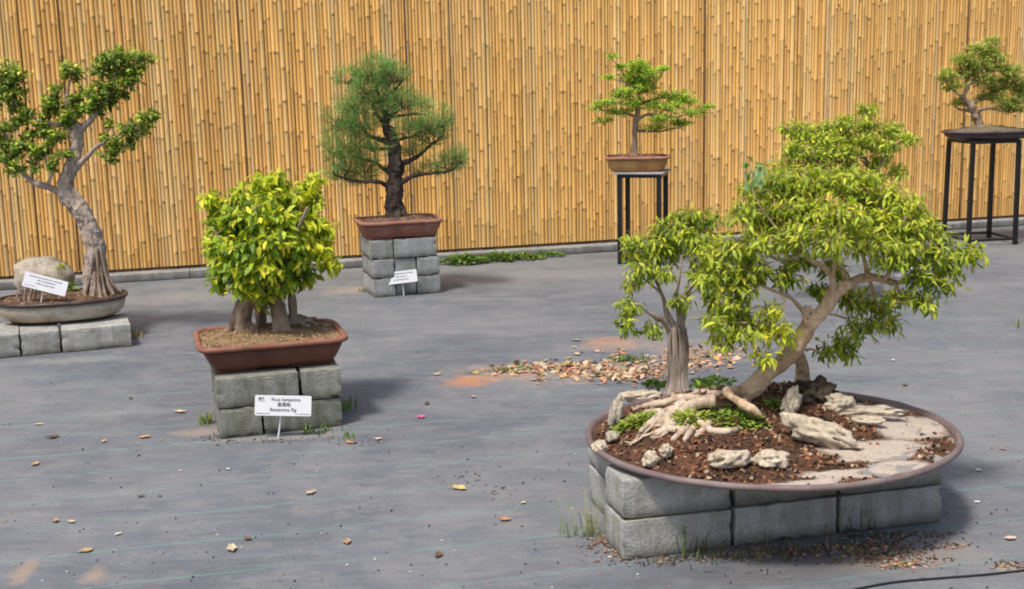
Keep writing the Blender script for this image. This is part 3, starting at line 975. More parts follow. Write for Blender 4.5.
potS = pot('small amber glazed pot with brick red lip on the board-topped stand', (S1_C[0] - .05, S1_C[1]), S1_Z, math.radians(-4))
mb = MB(); loft(mb, [(.20, .14, .0), (.212, .15, .005), (.232, .168, .03), (.244, .178, .06), (.250, .183, .090), (.252, .185, .103), (.246, .18, .1035), (.235, .17, .08)], 88, 5.0)
mb.build('body', M['amber'], potS)
mb = MB(); loft(mb, [(.251, .184, .1035), (.266, .198, .105), (.270, .201, .113), (.268, .2, .122), (.258, .19, .125), (.247, .18, .123), (.245, .178, .1035)], 88, 5.0, cap_start=False, cap_end=False)
mb.build('rim', M['redclay_rim'], potS)
hS = soil_part(potS, .245, .178, .113, 5.0, .018, col=((.26, .12, .08), (.12, .07, .05)), chips=120, seed=5)

potT = pot('flat dark oval tray with a mossy soil mound on the taller stand', (S2_C[0] + .03, S2_C[1]), S2_Z, math.radians(5))
mb = MB(); loft(mb, [(.29, .20, .0), (.32, .225, .006), (.36, .25, .030), (.376, .257, .056), (.37, .25, .0565), (.355, .24, .04)], 80, 2.4)
mb.build('body', M['purple'], potT)
mb = MB(); loft(mb, [(.374, .254, .0565), (.388, .268, .058), (.392, .272, .066), (.390, .270, .077), (.380, .26, .080), (.37, .25, .077), (.366, .247, .0565)], 80, 2.4, cap_start=False, cap_end=False)
mb.build('rim', M['purple'], potT)
hT = soil_part(potT, .366, .247, .067, 2.4, .05, col=((.20, .15, .12), (.14, .13, .07)), chips=200, chip_cols=((.4, .33, .27), (.2, .15, .1), (.16, .2, .06)), seed=6)

# white pot and block of the tree hidden behind the leaning fig
W_C = at_z(911, 280, .14); W_C.z = 0
block((W_C.x - .13, W_C.y - .10), math.radians(9), (.27, .24, BH), 'grey block under the white pot behind the leaning fig', None, 'block', 0, seed=71)
potW = pot('white oval pot half hidden behind the leaning fig foliage', W_C, BH, math.radians(9))
mb = MB(); loft(mb, [(.12, .085, .0), (.13, .09, .004), (.145, .105, .04), (.155, .112, .085), (.15, .108, .0855), (.14, .1, .06)], 64, 2.6); mb.build('body', M['whitepot'], potW)
mb = MB(); loft(mb, [(.154, .111, .0855), (.164, .121, .087), (.167, .124, .095), (.164, .121, .104), (.156, .113, .106), (.148, .106, .0855)], 64, 2.6, cap_start=False, cap_end=False); mb.build('rim', M['whitepot'], potW)
hW = soil_part(potW, .15, .107, .095, 2.6, .02, chips=60, seed=8)

# ------------------------------------------------------------------ trees
G = lambda *a: a
# ---- A: grey-barked fig of separate dark pads
pA = palette((.065, .125, .02), (.21, .32, .04), (.52, .62, .075), (.78, .78, .13), .45, .5)
tA = Tree('old grey-barked bonsai with separate dark green pads in the cream tray', (97, 296), 7.66, A_Z + .137, 'bark_grey', 21)
tA.grow = 1.14; tA.slim = 1.0
tA.stem([(97, 299, 27), (96, 284, 24), (95, 262, 21), (95, 246, 20), (90, 230, 18.5), (80, 214, 17), (69, 201, 17), (65, 188, 15), (70, 172, 13), (76, 152, 12), (78, 134, 10), (80, 126, 6)], 14, .45, 30)
tA.stem([(100, 298, 9, -.03), (103, 270, 6, -.03), (101, 248, 7, -.02), (93, 224, 6, -.02), (82, 203, 5, -.02), (72, 190, 4, -.01)], 8, .3)
for nd in ([(86, 299, 5, -.05), (89, 280, 5, -.04), (91, 258, 6, -.03)], [(92, 301, 7, -.08), (93, 283, 6, -.05), (96, 262, 7, -.03)], [(112, 299, 6, -.03), (107, 284, 7, -.02), (101, 266, 8, -.01)], [(118, 295, 4, .03), (109, 287, 6, .02), (102, 276, 9, 0)], [(82, 297, 4, .04), (89, 288, 5, .03), (94, 274, 8, .01)], [(103, 303, 6, -.1), (101, 292, 7, -.07), (99, 276, 8, -.03)]):
    tA.stem(nd, 8, .3, skel=False)
for k, nd in enumerate([[(84, 300, 4.5, -.10), (89, 284, 3, -.075), (93, 262, 3, -.065), (92, 244, 2.4, -.06)], [(101, 302, 5, -.13), (99, 286, 3.4, -.09), (98, 268, 3, -.075), (96, 250, 2.4, -.065)], [(114, 298, 4.5, -.07), (108, 284, 3.2, -.06), (104, 268, 3, -.055), (101, 250, 2.4, -.05)], [(93, 301, 3.6, -.12), (95, 288, 2.6, -.085), (95, 274, 2.4, -.075)], [(107, 301, 3.4, -.11), (104, 290, 2.6, -.08), (102, 276, 2.4, -.07)], [(122, 294, 3, -.03), (114, 288, 3, -.04), (107, 277, 3, -.045)]]):
    pts, rad = tA.path(nd)
    mb = MB(); tube(mb, pts, rad, 7, .010, gnarl=.3, gfreq=50, seed=k)
    mb.build('aerial_root', M['bark_brown'], tA.root)
tA.limb([(66, 198, 9), (55, 192, 7, -.03), (43, 189, 6.5, -.05), (31, 184, 5.5, -.06), (22, 175, 4, -.06), (8, 166, 3, -.05), (-12, 158, 2.5, -.04)])
tA.limb([(45, 189, 4, -.05), (50, 182, 3.2, -.07), (51, 174, 3, -.08), (47, 166, 2.4, -.08), (46, 156, 2, -.06)])
tA.limb([(76, 140, 6), (66, 129, 5, .02), (55, 126, 4, .03), (40, 124, 3, .04), (24, 114, 2.4, .04), (10, 98, 2, .05), (6, 82, 1.6, .05)])
tA.limb([(79, 134, 8), (88, 124, 6, -.03), (98, 114, 5, -.04), (107, 100, 4, -.03), (113, 85, 3, -.02), (117, 70, 2, 0)])
tA.limb([(78, 132, 6), (70, 118, 4, .03), (66, 104, 3, .05), (70, 84, 2, .05)])
tA.limb([(74, 172, 8), (86, 160, 5, -.03), (97, 150, 4, -.06), (110, 142, 3, -.07), (126, 133, 2.4, -.07), (144, 124, 1.6, -.06)])
tA.limb([(22, 176, 3, -.06), (12, 150, 2.6, -.02), (2, 128, 2.2, 0), (-10, 112, 2, .02)])
for p in [(12, 81, 16, 15, .05), (11, 97, 16, 7, .04), (0, 92, 12, 10, .02), (18, 112, 8, 6, .04), (27, 119, 11, 6, .04), (41, 128, 10, 7, .03), (50, 139, 11, 8, .01), (36, 160, 8, 14, -.07), (46, 152, 7, 7, -.05),
          (11, 160, 13, 11, -.05), (2, 147, 12, 9, -.02), (16, 172, 10, 7, -.07), (4, 134, 8, 6, .0), (-14, 110, 15, 12, .02), (-20, 148, 16, 12, -.03), (71, 75, 12, 9, .05), (57, 94, 5, 5, .05), (59, 109, 13, 9, .04), (48, 105, 5, 5, .05),
          (66, 159, 10, 5, -.05), (73, 119, 9, 7, -.03), (117, 62, 17, 10, .0), (103, 72, 13, 11, .02), (141, 63, 15, 7, .0), (130, 85, 9, 9, -.03), (98, 100, 13, 10, -.05), (95, 113, 9, 8, -.06), (110, 90, 12, 10, -.02), (124, 76, 12, 8, .02), (85, 66 + 30, 7, 7, .03),
          (136, 132, 18, 9, -.07), (149, 121, 10, 6, -.06), (111, 156, 9, 10, -.07), (124, 146, 13, 8, -.07), (109, 127, 4, 3, -.05), (152, 118, 7, 3, -.06), (85, 112, 7, 6, .0), (60, 140, 8, 6, -.02), (30, 140, 9, 6, .0), (20, 125, 9, 6, .02), (112, 104, 8, 8, .02), (122, 96, 7, 6, .0), (48, 116, 7, 5, .04), (76, 103, 6, 6, .0), (24, 150, 8, 7, -.04), (54, 168, 5, 5, -.06), (104, 142, 6, 5, -.06), (136, 74, 9, 6, .02), (64, 126, 7, 5, .02)]:
    tA.pad(*p[:4], dy=p[4], twigs=int(8 + p[2] * p[3] / 4.5), leaves=10, ll=.028, lw=.019, pal=pA, droop=.0, ry=.06 + p[2] / tA.s * .4, tw=.0016)
tA.finish('leaf', remesh=.005, displace=.018, dsize=.03)

# ---- B: multi-trunk bushy fig
pB = palette((.08, .155, .018), (.29, .42, .028), (.62, .68, .045), (.90, .80, .06), .40, .46)
tB = Tree('bushy yellow-green fig with several merged trunks in the brown rectangular pot', (270, 334), 5.78, B_Z + .133, 'bark_brown', 22)
Yb = 0
tB.stem([(245, 338, 19, -.02), (244, 325, 16, -.02), (247, 308, 14, 0), (252, 292, 11, .02), (255, 270, 8, .03), (250, 240, 5, .04)])
tB.stem([(229, 338, 6, 0), (234, 326, 8, 0), (240, 308, 9, 0), (244, 290, 8, .02), (238, 268, 5, .02)])
tB.stem([(282, 336, 17, -.04), (279, 322, 15, -.04), (276, 306, 14, -.02), (275, 290, 12, 0), (278, 265, 9, .02), (276, 235, 6, .03)])
tB.stem([(293, 329, 12, .03), (293, 315, 9, .03), (292, 300, 9, .03), (291, 285, 8, .04), (297, 262, 6, .05), (306, 240, 5, .05), (311, 222, 4, .05)])
tB.stem([(262, 331, 8, .05), (264, 315, 9, .05), (266, 298, 9, .05), (266, 275, 7, .05), (262, 245, 5, .06)])
for nd in ([(236, 340, 4, -.06), (240, 330, 5, -.04), (246, 316, 6, -.01), (250, 300, 6, .0)], [(289, 336, 4, -.05), (287, 324, 5, -.03), (283, 308, 6, -.01)], [(255, 338, 4, -.05), (258, 328, 5, -.02), (257, 310, 5, .0), (256, 292, 5, .02)], [(262, 341, 4, -.08), (256, 336, 6, -.05), (249, 328, 8, -.02)], [(297, 338, 4, -.09), (290, 335, 6, -.06), (283, 328, 9, -.04)], [(310, 331, 3, .0), (302, 328, 5, .02), (295, 320, 6, .03)], [(272, 341, 4, -.1), (275, 335, 6, -.07), (277, 326, 8, -.04)], [(222, 338, 3, .02), (229, 333, 5, 0), (236, 324, 7, 0)], [(317, 322, 3, .08), (308, 323, 5, .07), (298, 320, 6, .05)], [(318, 330, 2.5, .03), (310, 325, 4, .04), (300, 326, 4, .04)]):
    tB.stem(nd, 8, .3, skel=False)
for nd in ([(251, 292, 6, .02), (238, 272, 5, -.05), (225, 252, 4, -.1), (214, 235, 3, -.1)], [(253, 280, 6, .03), (242, 255, 5, .1), (228, 230, 4, .14), (215, 210, 3, .14)],
           [(276, 280, 6, 0), (272, 255, 5, -.1), (262, 232, 4, -.18), (255, 212, 3, -.2)], [(277, 270, 6, .02), (290, 248, 5, -.08), (300, 230, 4, -.15), (308, 212, 3, -.18)],
           [(276, 250, 5, .03), (272, 225, 4, .05), (266, 205, 3, .05), (262, 190, 2, .05)], [(297, 262, 5, .05), (313, 256, 4, .02), (327, 250, 3, 0)], [(300, 255, 5, .05), (310, 230, 4, .1), (316, 208, 3, .12), (318, 194, 2, .12)], [(262, 250, 5, .06), (275, 222, 4, .15), (290, 205, 3, .2)]):
    tB.limb(nd)
for p in [(261, 184, 5, 6, 0, .3), (283, 181, 6, 4, .02, .3), (319, 186, 6, 5, .1, .3), (204, 205, 4, 5, .06, .3), (340, 268, 4, 6, 0, .3), (262, 190, 10, 9, 0, .2), (284, 188, 10, 8, .08, .2), (315, 190, 10, 9, .1, .3), (245, 199, 13, 10, .05, .1), (226, 212, 15, 12, .08, .05), (208, 206, 5, 8, .06, .25), (268, 207, 16, 11, -.08, .1), (292, 203, 15, 11, .0, .15), (318, 208, 12, 11, .08, .25),
          (215, 228, 13, 12, 0, -.05), (237, 226, 16, 13, -.1, -.1), (262, 226, 17, 13, -.18, .05), (288, 224, 17, 13, -.12, .12), (314, 228, 14, 12, 0, .22), (329, 233, 8, 9, .03, .3),
          (210, 248, 9, 12, -.02, .15), (226, 250, 15, 13, -.12, .05), (250, 250, 16, 13, -.2, -.08), (276, 246, 15, 13, -.22, .12), (299, 248, 15, 13, -.12, .1), (318, 248, 11, 10, -.02, .2), (334, 262, 8, 7, .0, .32), (325, 255, 9, 7, .02, .25),
          (216, 268, 10, 12, -.06, .1), (232, 272, 13, 12, -.14, -.05), (252, 272, 13, 11, -.2, .0), (268, 270, 11, 13, -.22, .22), (288, 270, 14, 11, -.16, -.05), (305, 268, 11, 10, -.05, -.05), (216, 287, 6, 9, -.04, .0), (240, 291, 10, 8, -.18, .15), (256, 288, 9, 8, -.18, .05), (286, 288, 10, 8, -.14, .12), (300, 285, 9, 8, -.05, -.1), (313, 277, 6, 8, .02, .0), (268, 298, 6, 6, -.12, .0),
          (240, 240, 16, 14, .12, -.15), (280, 235, 18, 14, .15, -.1), (305, 225, 14, 12, .18, .1), (260, 215, 16, 12, .14, .0), (260, 265, 18, 12, .08, -.2), (295, 262, 14, 12, .12, -.15), (225, 262, 13, 12, .1, -.12)]:
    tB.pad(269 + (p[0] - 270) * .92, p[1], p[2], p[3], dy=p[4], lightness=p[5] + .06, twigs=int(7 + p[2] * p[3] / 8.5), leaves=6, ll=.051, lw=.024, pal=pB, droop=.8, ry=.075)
# a few low shoots at the trunk foot
tB.pad(262, 312, 5, 5, dy=-.10, twigs=3, leaves=4, ll=.045, lw=.024, pal=pB, droop=.7, ry=.03)
tB.finish('leaf', remesh=.005, displace=.010, dsize=.03)

# ---- P: pine
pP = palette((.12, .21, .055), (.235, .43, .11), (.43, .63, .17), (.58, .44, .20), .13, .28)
tP = Tree('dark-trunked pine bonsai with soft green needle tufts on the tall block stack', (397, 221), 9.06, P_Z + .132, 'bark_dark', 23, name='pine_tree')
tP.stem([(396, 224, 25), (396, 216, 18), (395, 205, 16.5), (395, 188, 15.5), (395.5, 170, 15), (395, 158, 14), (393, 146, 13), (391, 137, 11), (387, 128, 9), (386, 120, 7), (382, 108, 4.5), (377, 92, 3), (374, 76, 2)], 14, .5, 34)
tP.stem([(386, 125, 6), (392, 117, 6), (398, 112, 5.5), (402, 108, 4.5)], 8, .4, skel=False)
for nd in ([(385, 223, 6, -.05), (390, 217, 8, -.02), (394, 208, 10, 0)], [(411, 222, 5, -.03), (404, 217, 8, -.02), (398, 208, 10, 0)], [(399, 226, 6, -.09), (398, 219, 8, -.05), (396, 208, 10, -.01)]):
    tP.stem(nd, 8, .3, skel=False)
for nd in ([(393, 194, 7), (387, 188, 5, -.03), (378, 184, 4, -.06), (362, 184, 3.2, -.08), (348, 183, 2.6, -.08), (334, 177, 2, -.07)],
           [(398, 188, 7), (406, 183, 5, -.03), (416, 179, 4, -.05), (432, 176, 3, -.06), (448, 174, 2.5, -.06), (463, 164, 1.8, -.05)],
           [(399, 167, 7), (409, 163, 5, .02), (420, 157, 4, .05), (432, 148, 3, .07), (443, 138, 2.4, .08), (445, 122, 1.6, .08)],
           [(392, 176, 6), (384, 172, 4, .03), (375, 165, 3.4, .08), (362, 162, 2.6, .12), (350, 158, 2, .14)],
           [(390, 146, 6), (378, 141, 5, -.03), (368, 138, 4, -.05), (362, 131, 3.4, -.07), (350, 126, 2.6, -.08), (338, 122, 2, -.08)],
           [(385, 126, 5), (376, 115, 3.4, .03), (370, 104, 2.8, .05), (360, 98, 2, .06), (348, 84, 1.6, .07)],
           [(382, 108, 4), (390, 97, 3, -.03), (398, 88, 2.4, -.04), (404, 80, 1.6, -.04)],
           [(389, 120, 4), (402, 118, 3, .06), (416, 116, 2.4, .12), (428, 118, 1.8, .15)],
           [(390, 148, 5), (402, 142, 3, .1), (412, 140, 2.4, .15), (420, 134, 1.8, .17)],
           [(391, 152, 5), (380, 152, 3, .1), (366, 150, 2.4, .16), (352, 146, 1.8, .2)]):
    tP.limb(nd)
def needle_pad(t, px, py, rx, rz, dy, n, light=0.0, ry=None, ll=.080):
    r = t.r
    c = t.P(px, py, dy) - t.base
    a, h = rx * 1.45 / t.s, rz * 1.5 / t.s
    b = ry or (a + h) * .55
    nb = t.nearest(c)
    mb = nb[2] if len(nb) > 2 else t.limbs[-1]
    foot = c + Vector((0, 0, -h * .5))
    tube(mb, [nb[0], nb[0].lerp(foot, .5) + Vector((r.uniform(-.015, .015), r.uniform(-.015, .015), .01)), foot], [min(nb[1] * .6, .006), .004, .003], 5, .02)
    for i in range(n):
        v = rvec(r)
        k = r.uniform(.2, 1.0) ** .5
        tip = c + Vector((v.x * a * k, v.y * b * k, v.z * h * k))
        s0 = foot.lerp(tip, r.uniform(0, .4))
        tube(mb, [s0, s0.lerp(tip, .6) + Vector((0, 0, -.008)), tip], [.0017, .0013, .0009], 3, .03, cap=False)
        td = ((tip - s0).normalized() + Vector((0, 0, .55)) + Vector((v.x, v.y, 0)) * .3).normalized()
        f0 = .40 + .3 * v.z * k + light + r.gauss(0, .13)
        for j in range(15):
            d = td + rvec(r) * .85
            f = max(0, min(1, f0 + r.gauss(0, .14)))
            q = s0.lerp(tip, r.uniform(.35, 1.0))
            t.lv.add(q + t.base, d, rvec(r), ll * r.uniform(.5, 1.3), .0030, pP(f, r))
for p in [(372, 71, 19, 11), (393, 73, 14, 11), (348, 76, 12, 9), (379, 92, 24, 12), (405, 99, 15, 12), (359, 102, 18, 13), (338, 117, 13, 11), (364, 119, 16, 11), (388, 104, 14, 9), (334, 144, 9, 15), (349, 145, 14, 14), (341, 171, 14, 9), (366, 163, 13, 11, ), (360, 178, 12, 6),
          (431, 123, 16, 13), (442, 117, 9, 11), (420, 130, 9, 11), (411, 147, 9, 9), (446, 161, 17, 8), (425, 169, 13, 6), (456, 154, 9, 9), (375, 59, 6, 5), (424, 104, 6, 7), (350, 160, 14, 12), (375, 146, 10, 8), (405, 128, 9, 8), (355, 125, 14, 10), (381, 74, 14, 10), (366, 86, 14, 9), (433, 136, 10, 8)]:
    needle_pad(tP, p[0], p[1] + 4, p[2], p[3], tP.r.uniform(-.12, .12), int(8 + p[2] * p[3] / 4.2), light=tP.r.uniform(-.1, .12))
tP.finish('needle', flat_leaves=True, remesh=.005, displace=.016, dsize=.025)

# ---- small layered tree on the board-topped stand
pS = palette((.21, .33, .04), (.46, .64, .08), (.68, .82, .13), (.84, .82, .13), .18, .6)
tS = Tree('small layered light green bonsai in the amber pot on the board-topped stand', (634, 151), 10.24, S1_Z + .125, 'bark_brown', 24)
tS.grow = 1.25
tS.stem([(634, 153, 10), (634, 147, 7.5), (635, 136, 6), (635, 122, 5.5), (637, 110, 4.5), (639.5, 98, 4), (638, 88, 3), (640, 74, 2.2), (640, 62, 1.4)], 10, .4, 50)
for nd in ([(636, 116, 3.5), (648, 110, 3, -.03), (660, 111, 2.2, -.04), (674, 113, 1.6, -.04), (690, 108, 1.2, -.03)], [(635, 126, 3.5), (646, 127, 2.6, .03), (660, 126, 2, .05), (678, 123, 1.4, .06)],
           [(636, 112, 3.5), (628, 109, 2.6, .02), (616, 107, 2, .03), (603, 106, 1.3, .03), (594, 103, 1, .03)], [(638, 104, 3), (629, 100, 2.2, -.04), (618, 98, 1.6, -.06), (606, 99, 1.2, -.06)], [(639, 98, 3), (650, 96, 2.2, .04), (664, 93, 1.6, .06), (684, 95, 1.2, .07)],
           [(639, 88, 2.6), (646, 84, 2, -.04), (654, 79, 1.5, -.05), (664, 66, .9, -.04)], [(639, 86, 2.6), (630, 80, 2, .04), (622, 66, 1.2, .04), (611, 53, .8, .04)], [(639, 84, 2), (624, 78, 1.4, 0), (607, 73, .8, 0)]):
    tS.limb(nd, 6)
for p in [(639, 63, 10, 8, 0), (633, 74, 13, 7, .04), (648, 72, 10, 7, -.05), (664, 65, 7, 2.5, -.04), (612, 52, 6, 2, .04), (620, 62, 5, 2.5, .04), (608, 73, 7, 1.8, 0), (627, 89, 14, 5, -.05), (646, 85, 12, 6, .0), (607, 99, 13, 4, -.06), (595, 103, 7, 2.5, .03),
          (619, 108, 13, 4.5, .03), (604, 116, 9, 2.5, .0), (632, 100, 10, 5, -.07), (671, 92, 17, 5, .06), (686, 97, 12, 4, .07), (668, 104, 17, 5, -.04), (694, 108, 11, 3.5, -.03), (707, 103, 8, 2.2, -.03), (680, 120, 11, 5, .06), (655, 124, 13, 3.5, .05), (660, 115, 15, 4, -.05), (650, 100, 11, 5, .02), (640, 80, 11, 6, .05), (620, 92, 10, 3, .05)]:
    tS.pad(*p[:4], dy=p[4], twigs=int(9 + p[2] * p[3] / 1.5), leaves=18, ll=.020, lw=.0115, pal=pS, droop=.05, kind='tiny', ry=.05 + p[2] / tS.s * .45, tw=.0011, flat=.55)
tS.finish('leaf_dull', remesh=.004, displace=.005, dsize=.015, flat_leaves=True)

# ---- windswept tree on the taller stand
pT = palette((.19, .25, .055), (.42, .52, .10), (.66, .73, .17), (.7, .64, .2), .22, .5)
tT = Tree('windswept olive green bonsai on the dark shallow tray', (979, 123), 10.95, S2_Z + .108, 'bark_brown', 25)
tT.grow = 1.5
tT.stem([(979, 126, 15), (979, 121, 9), (978, 116, 8), (975, 110, 7.5), (972, 103, 8.5), (968, 99, 7), (963, 95, 5), (965, 89, 4), (968, 83, 3.6), (967, 76, 3), (964, 69, 2), (970, 58, 1.4)], 10, .5, 45)
for nd in ([(977, 114, 5), (980, 107, 4, -.04), (988, 105, 3, -.06), (998, 106, 2.4, -.07), (1012, 108, 1.8, -.07), (1024, 104, 1.2, -.06)], [(974, 109, 4), (967, 107, 3, .03), (960, 105, 2, .04), (954, 102, 1.2, .04)], [(966, 97, 4), (958, 90, 2.5, -.03), (950, 83, 1.6, -.04), (945, 75, 1, -.04)],
           [(972, 100, 4), (984, 93, 3, .04), (998, 86, 2.2, .06), (1012, 80, 1.6, .07), (1022, 84, 1, .07)], [(968, 82, 3), (978, 76, 2.2, -.05), (990, 68, 1.8, -.06), (1008, 66, 1.2, -.06)], [(968, 76, 2.5), (977, 62, 1.8, .03), (986, 50, 1.2, .03), (994, 37, .8, .03)], [(966, 74, 2), (960, 64, 1.5, .02), (957, 56, 1, .02)]):
    tT.limb(nd, 6)
for p in [(993, 38, 8, 3, .03), (978, 46, 9, 4, .03), (961, 56, 8, 5, .02), (971, 60, 10, 6, .0), (987, 49, 11, 5, .03), (995, 56, 9, 6, -.03), (989, 65, 14, 6, -.05), (947, 74, 8, 7, -.04), (953, 84, 9, 4, -.04), (1011, 68, 10, 6, -.05), (1009, 78, 15, 6, .07), (1021, 86, 8, 7, .07), (988, 94, 12, 4, .05),
          (1006, 100, 15, 6, -.06), (1013, 106, 10, 4, -.07), (958, 100, 6, 4, .04), (1027, 95, 8, 7, -.05), (976, 70, 10, 6, .05), (998, 86, 12, 5, .04), (964, 70, 8, 6, .04), (985, 78, 10, 5, -.04)]:
    tT.pad(*p[:4], dy=p[4], lightness=-.12 if p[0] > 1000 and p[1] > 84 else .02, twigs=int(10 + p[2] * p[3] / 1.3), leaves=18, ll=.020, lw=.012, pal=pT, droop=.0, kind='tiny', ry=.05 + p[2] / tT.s * .45, tw=.0011, flat=.4)
tT.finish('leaf_dull', remesh=.004, displace=.005, dsize=.015, flat_leaves=True)

# ---- pale tree behind the leaning fig
pW = palette((.15, .22, .025), (.40, .50, .050), (.70, .75, .09), (.84, .78, .10), .2, .55)
YW = W_C.y
tW = Tree('domed lime green bonsai in the white pot behind the leaning fig', (905, 258), YW, BH + .105, 'bark_brown', 26)
tW.grow = 1.3
tW.stem([(906, 260, 16), (904, 248, 13), (898, 232, 11), (888, 212, 10), (879, 192, 9), (874, 175, 7), (868, 158, 5), (860, 140, 4), (858, 122, 2.5)], 10, .4, 40)
for nd in ([(877, 182, 5), (862, 172, 4, -.05), (845, 160, 3, -.08), (825, 150, 2.4, -.1), (800, 142, 1.6, -.1)], [(872, 170, 5), (880, 158, 4, -.08), (884, 148, 3, -.1), (896, 138, 2, -.1), (908, 133, 1.4, -.1)], [(868, 158, 4), (850, 140, 3, .1), (830, 128, 2, .12), (800, 122, 1.5, .12)], [(860, 140, 3), (866, 120, 2, .05), (868, 106, 1.3, .05)], [(870, 165, 4), (882, 150, 3, .1), (890, 132, 2, .12)]):
    tW.limb(nd, 6)
for p in [(868, 104, 10, 7, .05), (791, 122, 12, 6, .1), (818, 123, 17, 7, .1), (843, 117, 13, 7, .05), (868, 119, 15, 8, .0), (890, 124, 13, 8, .06), (908, 133, 12, 5, -.08), (828, 135, 18, 8, -.06), (794, 146, 14, 10, -.08), (816, 154, 17, 12, -.12), (843, 150, 16, 12, -.1), (868, 135, 15, 8, -.08), (887, 141, 12, 8, -.08), (878, 156, 12, 7, -.02), (838, 168, 14, 6, -.1), (800, 132, 14, 8, .05), (850, 132, 16, 9, .1), (785, 165, 12, 9, -.08), (870, 170, 14, 7, -.1), (895, 165, 9, 6, .0), (855, 175, 16, 8, -.14), (800, 172, 14, 8, -.1), (822, 142, 15, 8, .0)]:
    tW.pad(*p[:4], dy=p[4], lightness=.08, twigs=int(8 + p[2] * p[3] / 3.6), leaves=9, ll=.036, lw=.015, pal=pW, droop=.35, ry=.09, tw=.0015)
tW.finish('leaf')

# ---- small fig in the big planter
pZ = palette((.12, .19, .022), (.37, .46, .040), (.68, .70, .070), (.88, .74, .08), .20, .5)
g1 = on_Z(677, 389)
tY = Tree('small upright fig with strand-wrapped trunk at the rocky end of the big planter', (677, 390), g1.y, g1.z, 'bark_grey', 27)
tY.grow = 1.25; tY.slim = .92
tY.stem([(677, 396, 26), (677, 386, 19), (678, 370, 17), (678, 353, 16.5), (677, 340, 15), (676, 330, 13), (675, 324, 7)], 14, .5, 45)
tY.stem([(674, 342, 9), (669, 329, 8.5, -.01), (662, 320, 7, -.02), (655, 317.5, 5.8, -.04)], 10, .4, 45)
tY.stem([(680, 342, 9), (681, 326, 8.5), (683, 312, 6.5), (684, 299, 4.5)], 10, .4, 45)
r = random.Random(4)
for k in range(17):      # aerial strands fused over the trunk
    a = r.uniform(-1, 1); b = a + r.uniform(-.5, .5)
    d0, d1 = -math.sqrt(max(0, 1 - a * a)) * .038, -math.sqrt(max(0, 1 - min(1, b * b))) * .038
    pts, rad = tY.path([(677 + a * 14, 396, 4.2, d0 - .018), (677.5 + a * 10, 378, 2.6, d0 - .004), (677.5 + (a + b) * 5, 352, 2.8, (d0 + d1) / 2 - .004), (676.5 + b * 7, 329, 2.4, d1 * .85)])
    mb = MB(); tube(mb, pts, rad, 7, .010, gnarl=.3, gfreq=60, seed=k)
    mb.build('aerial_root', M['bark_grey'], tY.root)
for nd in ([(671, 334, 9), (665, 323, 7, -.02), (660, 319, 6.5, -.03), (653, 317, 5.5, -.05), (648, 312, 3, -.06), (640, 306, 2.2, -.06), (631, 305, 1.6, -.06)], [(673, 326, 8), (668, 312, 5.5, .02), (664, 300, 4.5, .03), (658, 286, 3, .03), (650, 268, 2.2, .02), (640, 252, 1.6, .02)],
           [(680, 326, 9), (681, 312, 6, .0), (684, 296, 4, .0), (692, 276, 3, .0), (697, 258, 2.2, .0), (694, 236, 1.6, 0)], [(679, 318, 5), (676, 300, 3.4, -.05), (678, 280, 2.8, -.07), (682, 256, 2, -.08)], [(683, 300, 4), (695, 292, 2.6, -.04), (708, 284, 2, -.05), (716, 276, 1.4, -.05)], [(684, 298, 4), (698, 280, 2.6, .06), (706, 256, 2, .08), (712, 238, 1.4, .08)], [(664, 300, 4, .03), (656, 290, 2.6, .08), (640, 276, 2, .1), (632, 262, 1.4, .1)]):
    tY.limb(nd, 8)
for p in [(634, 245, 12, 9, .05), (653, 251, 15, 11, .0), (643, 268, 13, 8, -.03), (668, 231, 14, 11, .04), (688, 221, 16, 10, .04), (706, 224, 12, 9, .08), (692, 241, 18, 11, -.04), (709, 245, 12, 11, .04), (701, 268, 15, 12, -.03), (661, 275, 12, 7, -.05), (630, 305, 10, 8, -.06), (627, 322, 8, 9, -.07), (652, 328, 8, 4, -.06), (682, 302, 8, 5, -.08), (712, 288, 10, 9, -.05), (716, 304, 8, 7, -.05), (672, 250, 14, 10, .08), (640, 258, 12, 8, .1), (634, 285, 8, 6, -.02)]:
    tY.pad(*p[:4], dy=p[4], twigs=int(6 + p[2] * p[3] / 7), leaves=8, ll=.040, lw=.012, pal=pZ, droop=.75, ry=.06, tw=.0013)
tY.finish('leaf', remesh=.003, smooth_it=1, displace=.007, dsize=.018)

# ---- leaning fig in the big planter
g2 = on_Z(742, 398)
tZ = Tree('broad leaning fig with thick pale trunk and sprawling roots in the big planter', (742, 398), g2.y, g2.z, 'bark_fig', 28)
tZ.grow = 1.34; tZ.slim = .90
tZ.stem([(722, 406, 12, -.02), (736, 401, 20), (748, 391, 23), (762, 378, 20), (779, 364, 18.5), (794, 350, 18), (802, 337, 17.5), (810, 323, 17), (820, 313, 16), (828, 304, 15.5), (835, 293, 14.5), (845, 286, 13)], 16, .28, 22)
tZ.stem([(845, 286, 13), (856, 281, 10.5, .02), (868, 277, 10, .03), (878, 278, 9, .03), (888, 281, 8, .02), (896, 283, 6.5, .0)], 12, .3, 30)
tZ.stem([(803, 382, 17, .20), (803, 370, 14, .19), (800, 358, 13, .17), (795, 346, 12, .13), (797, 336, 11, .08), (805, 325, 10, .03)], 12, .35, 26)
tZ.stem([(809, 326, 6, -.03), (804, 318, 5, -.03), (806, 308, 6, -.02), (815, 312, 6, -.02)], 8, .3, skel=False)
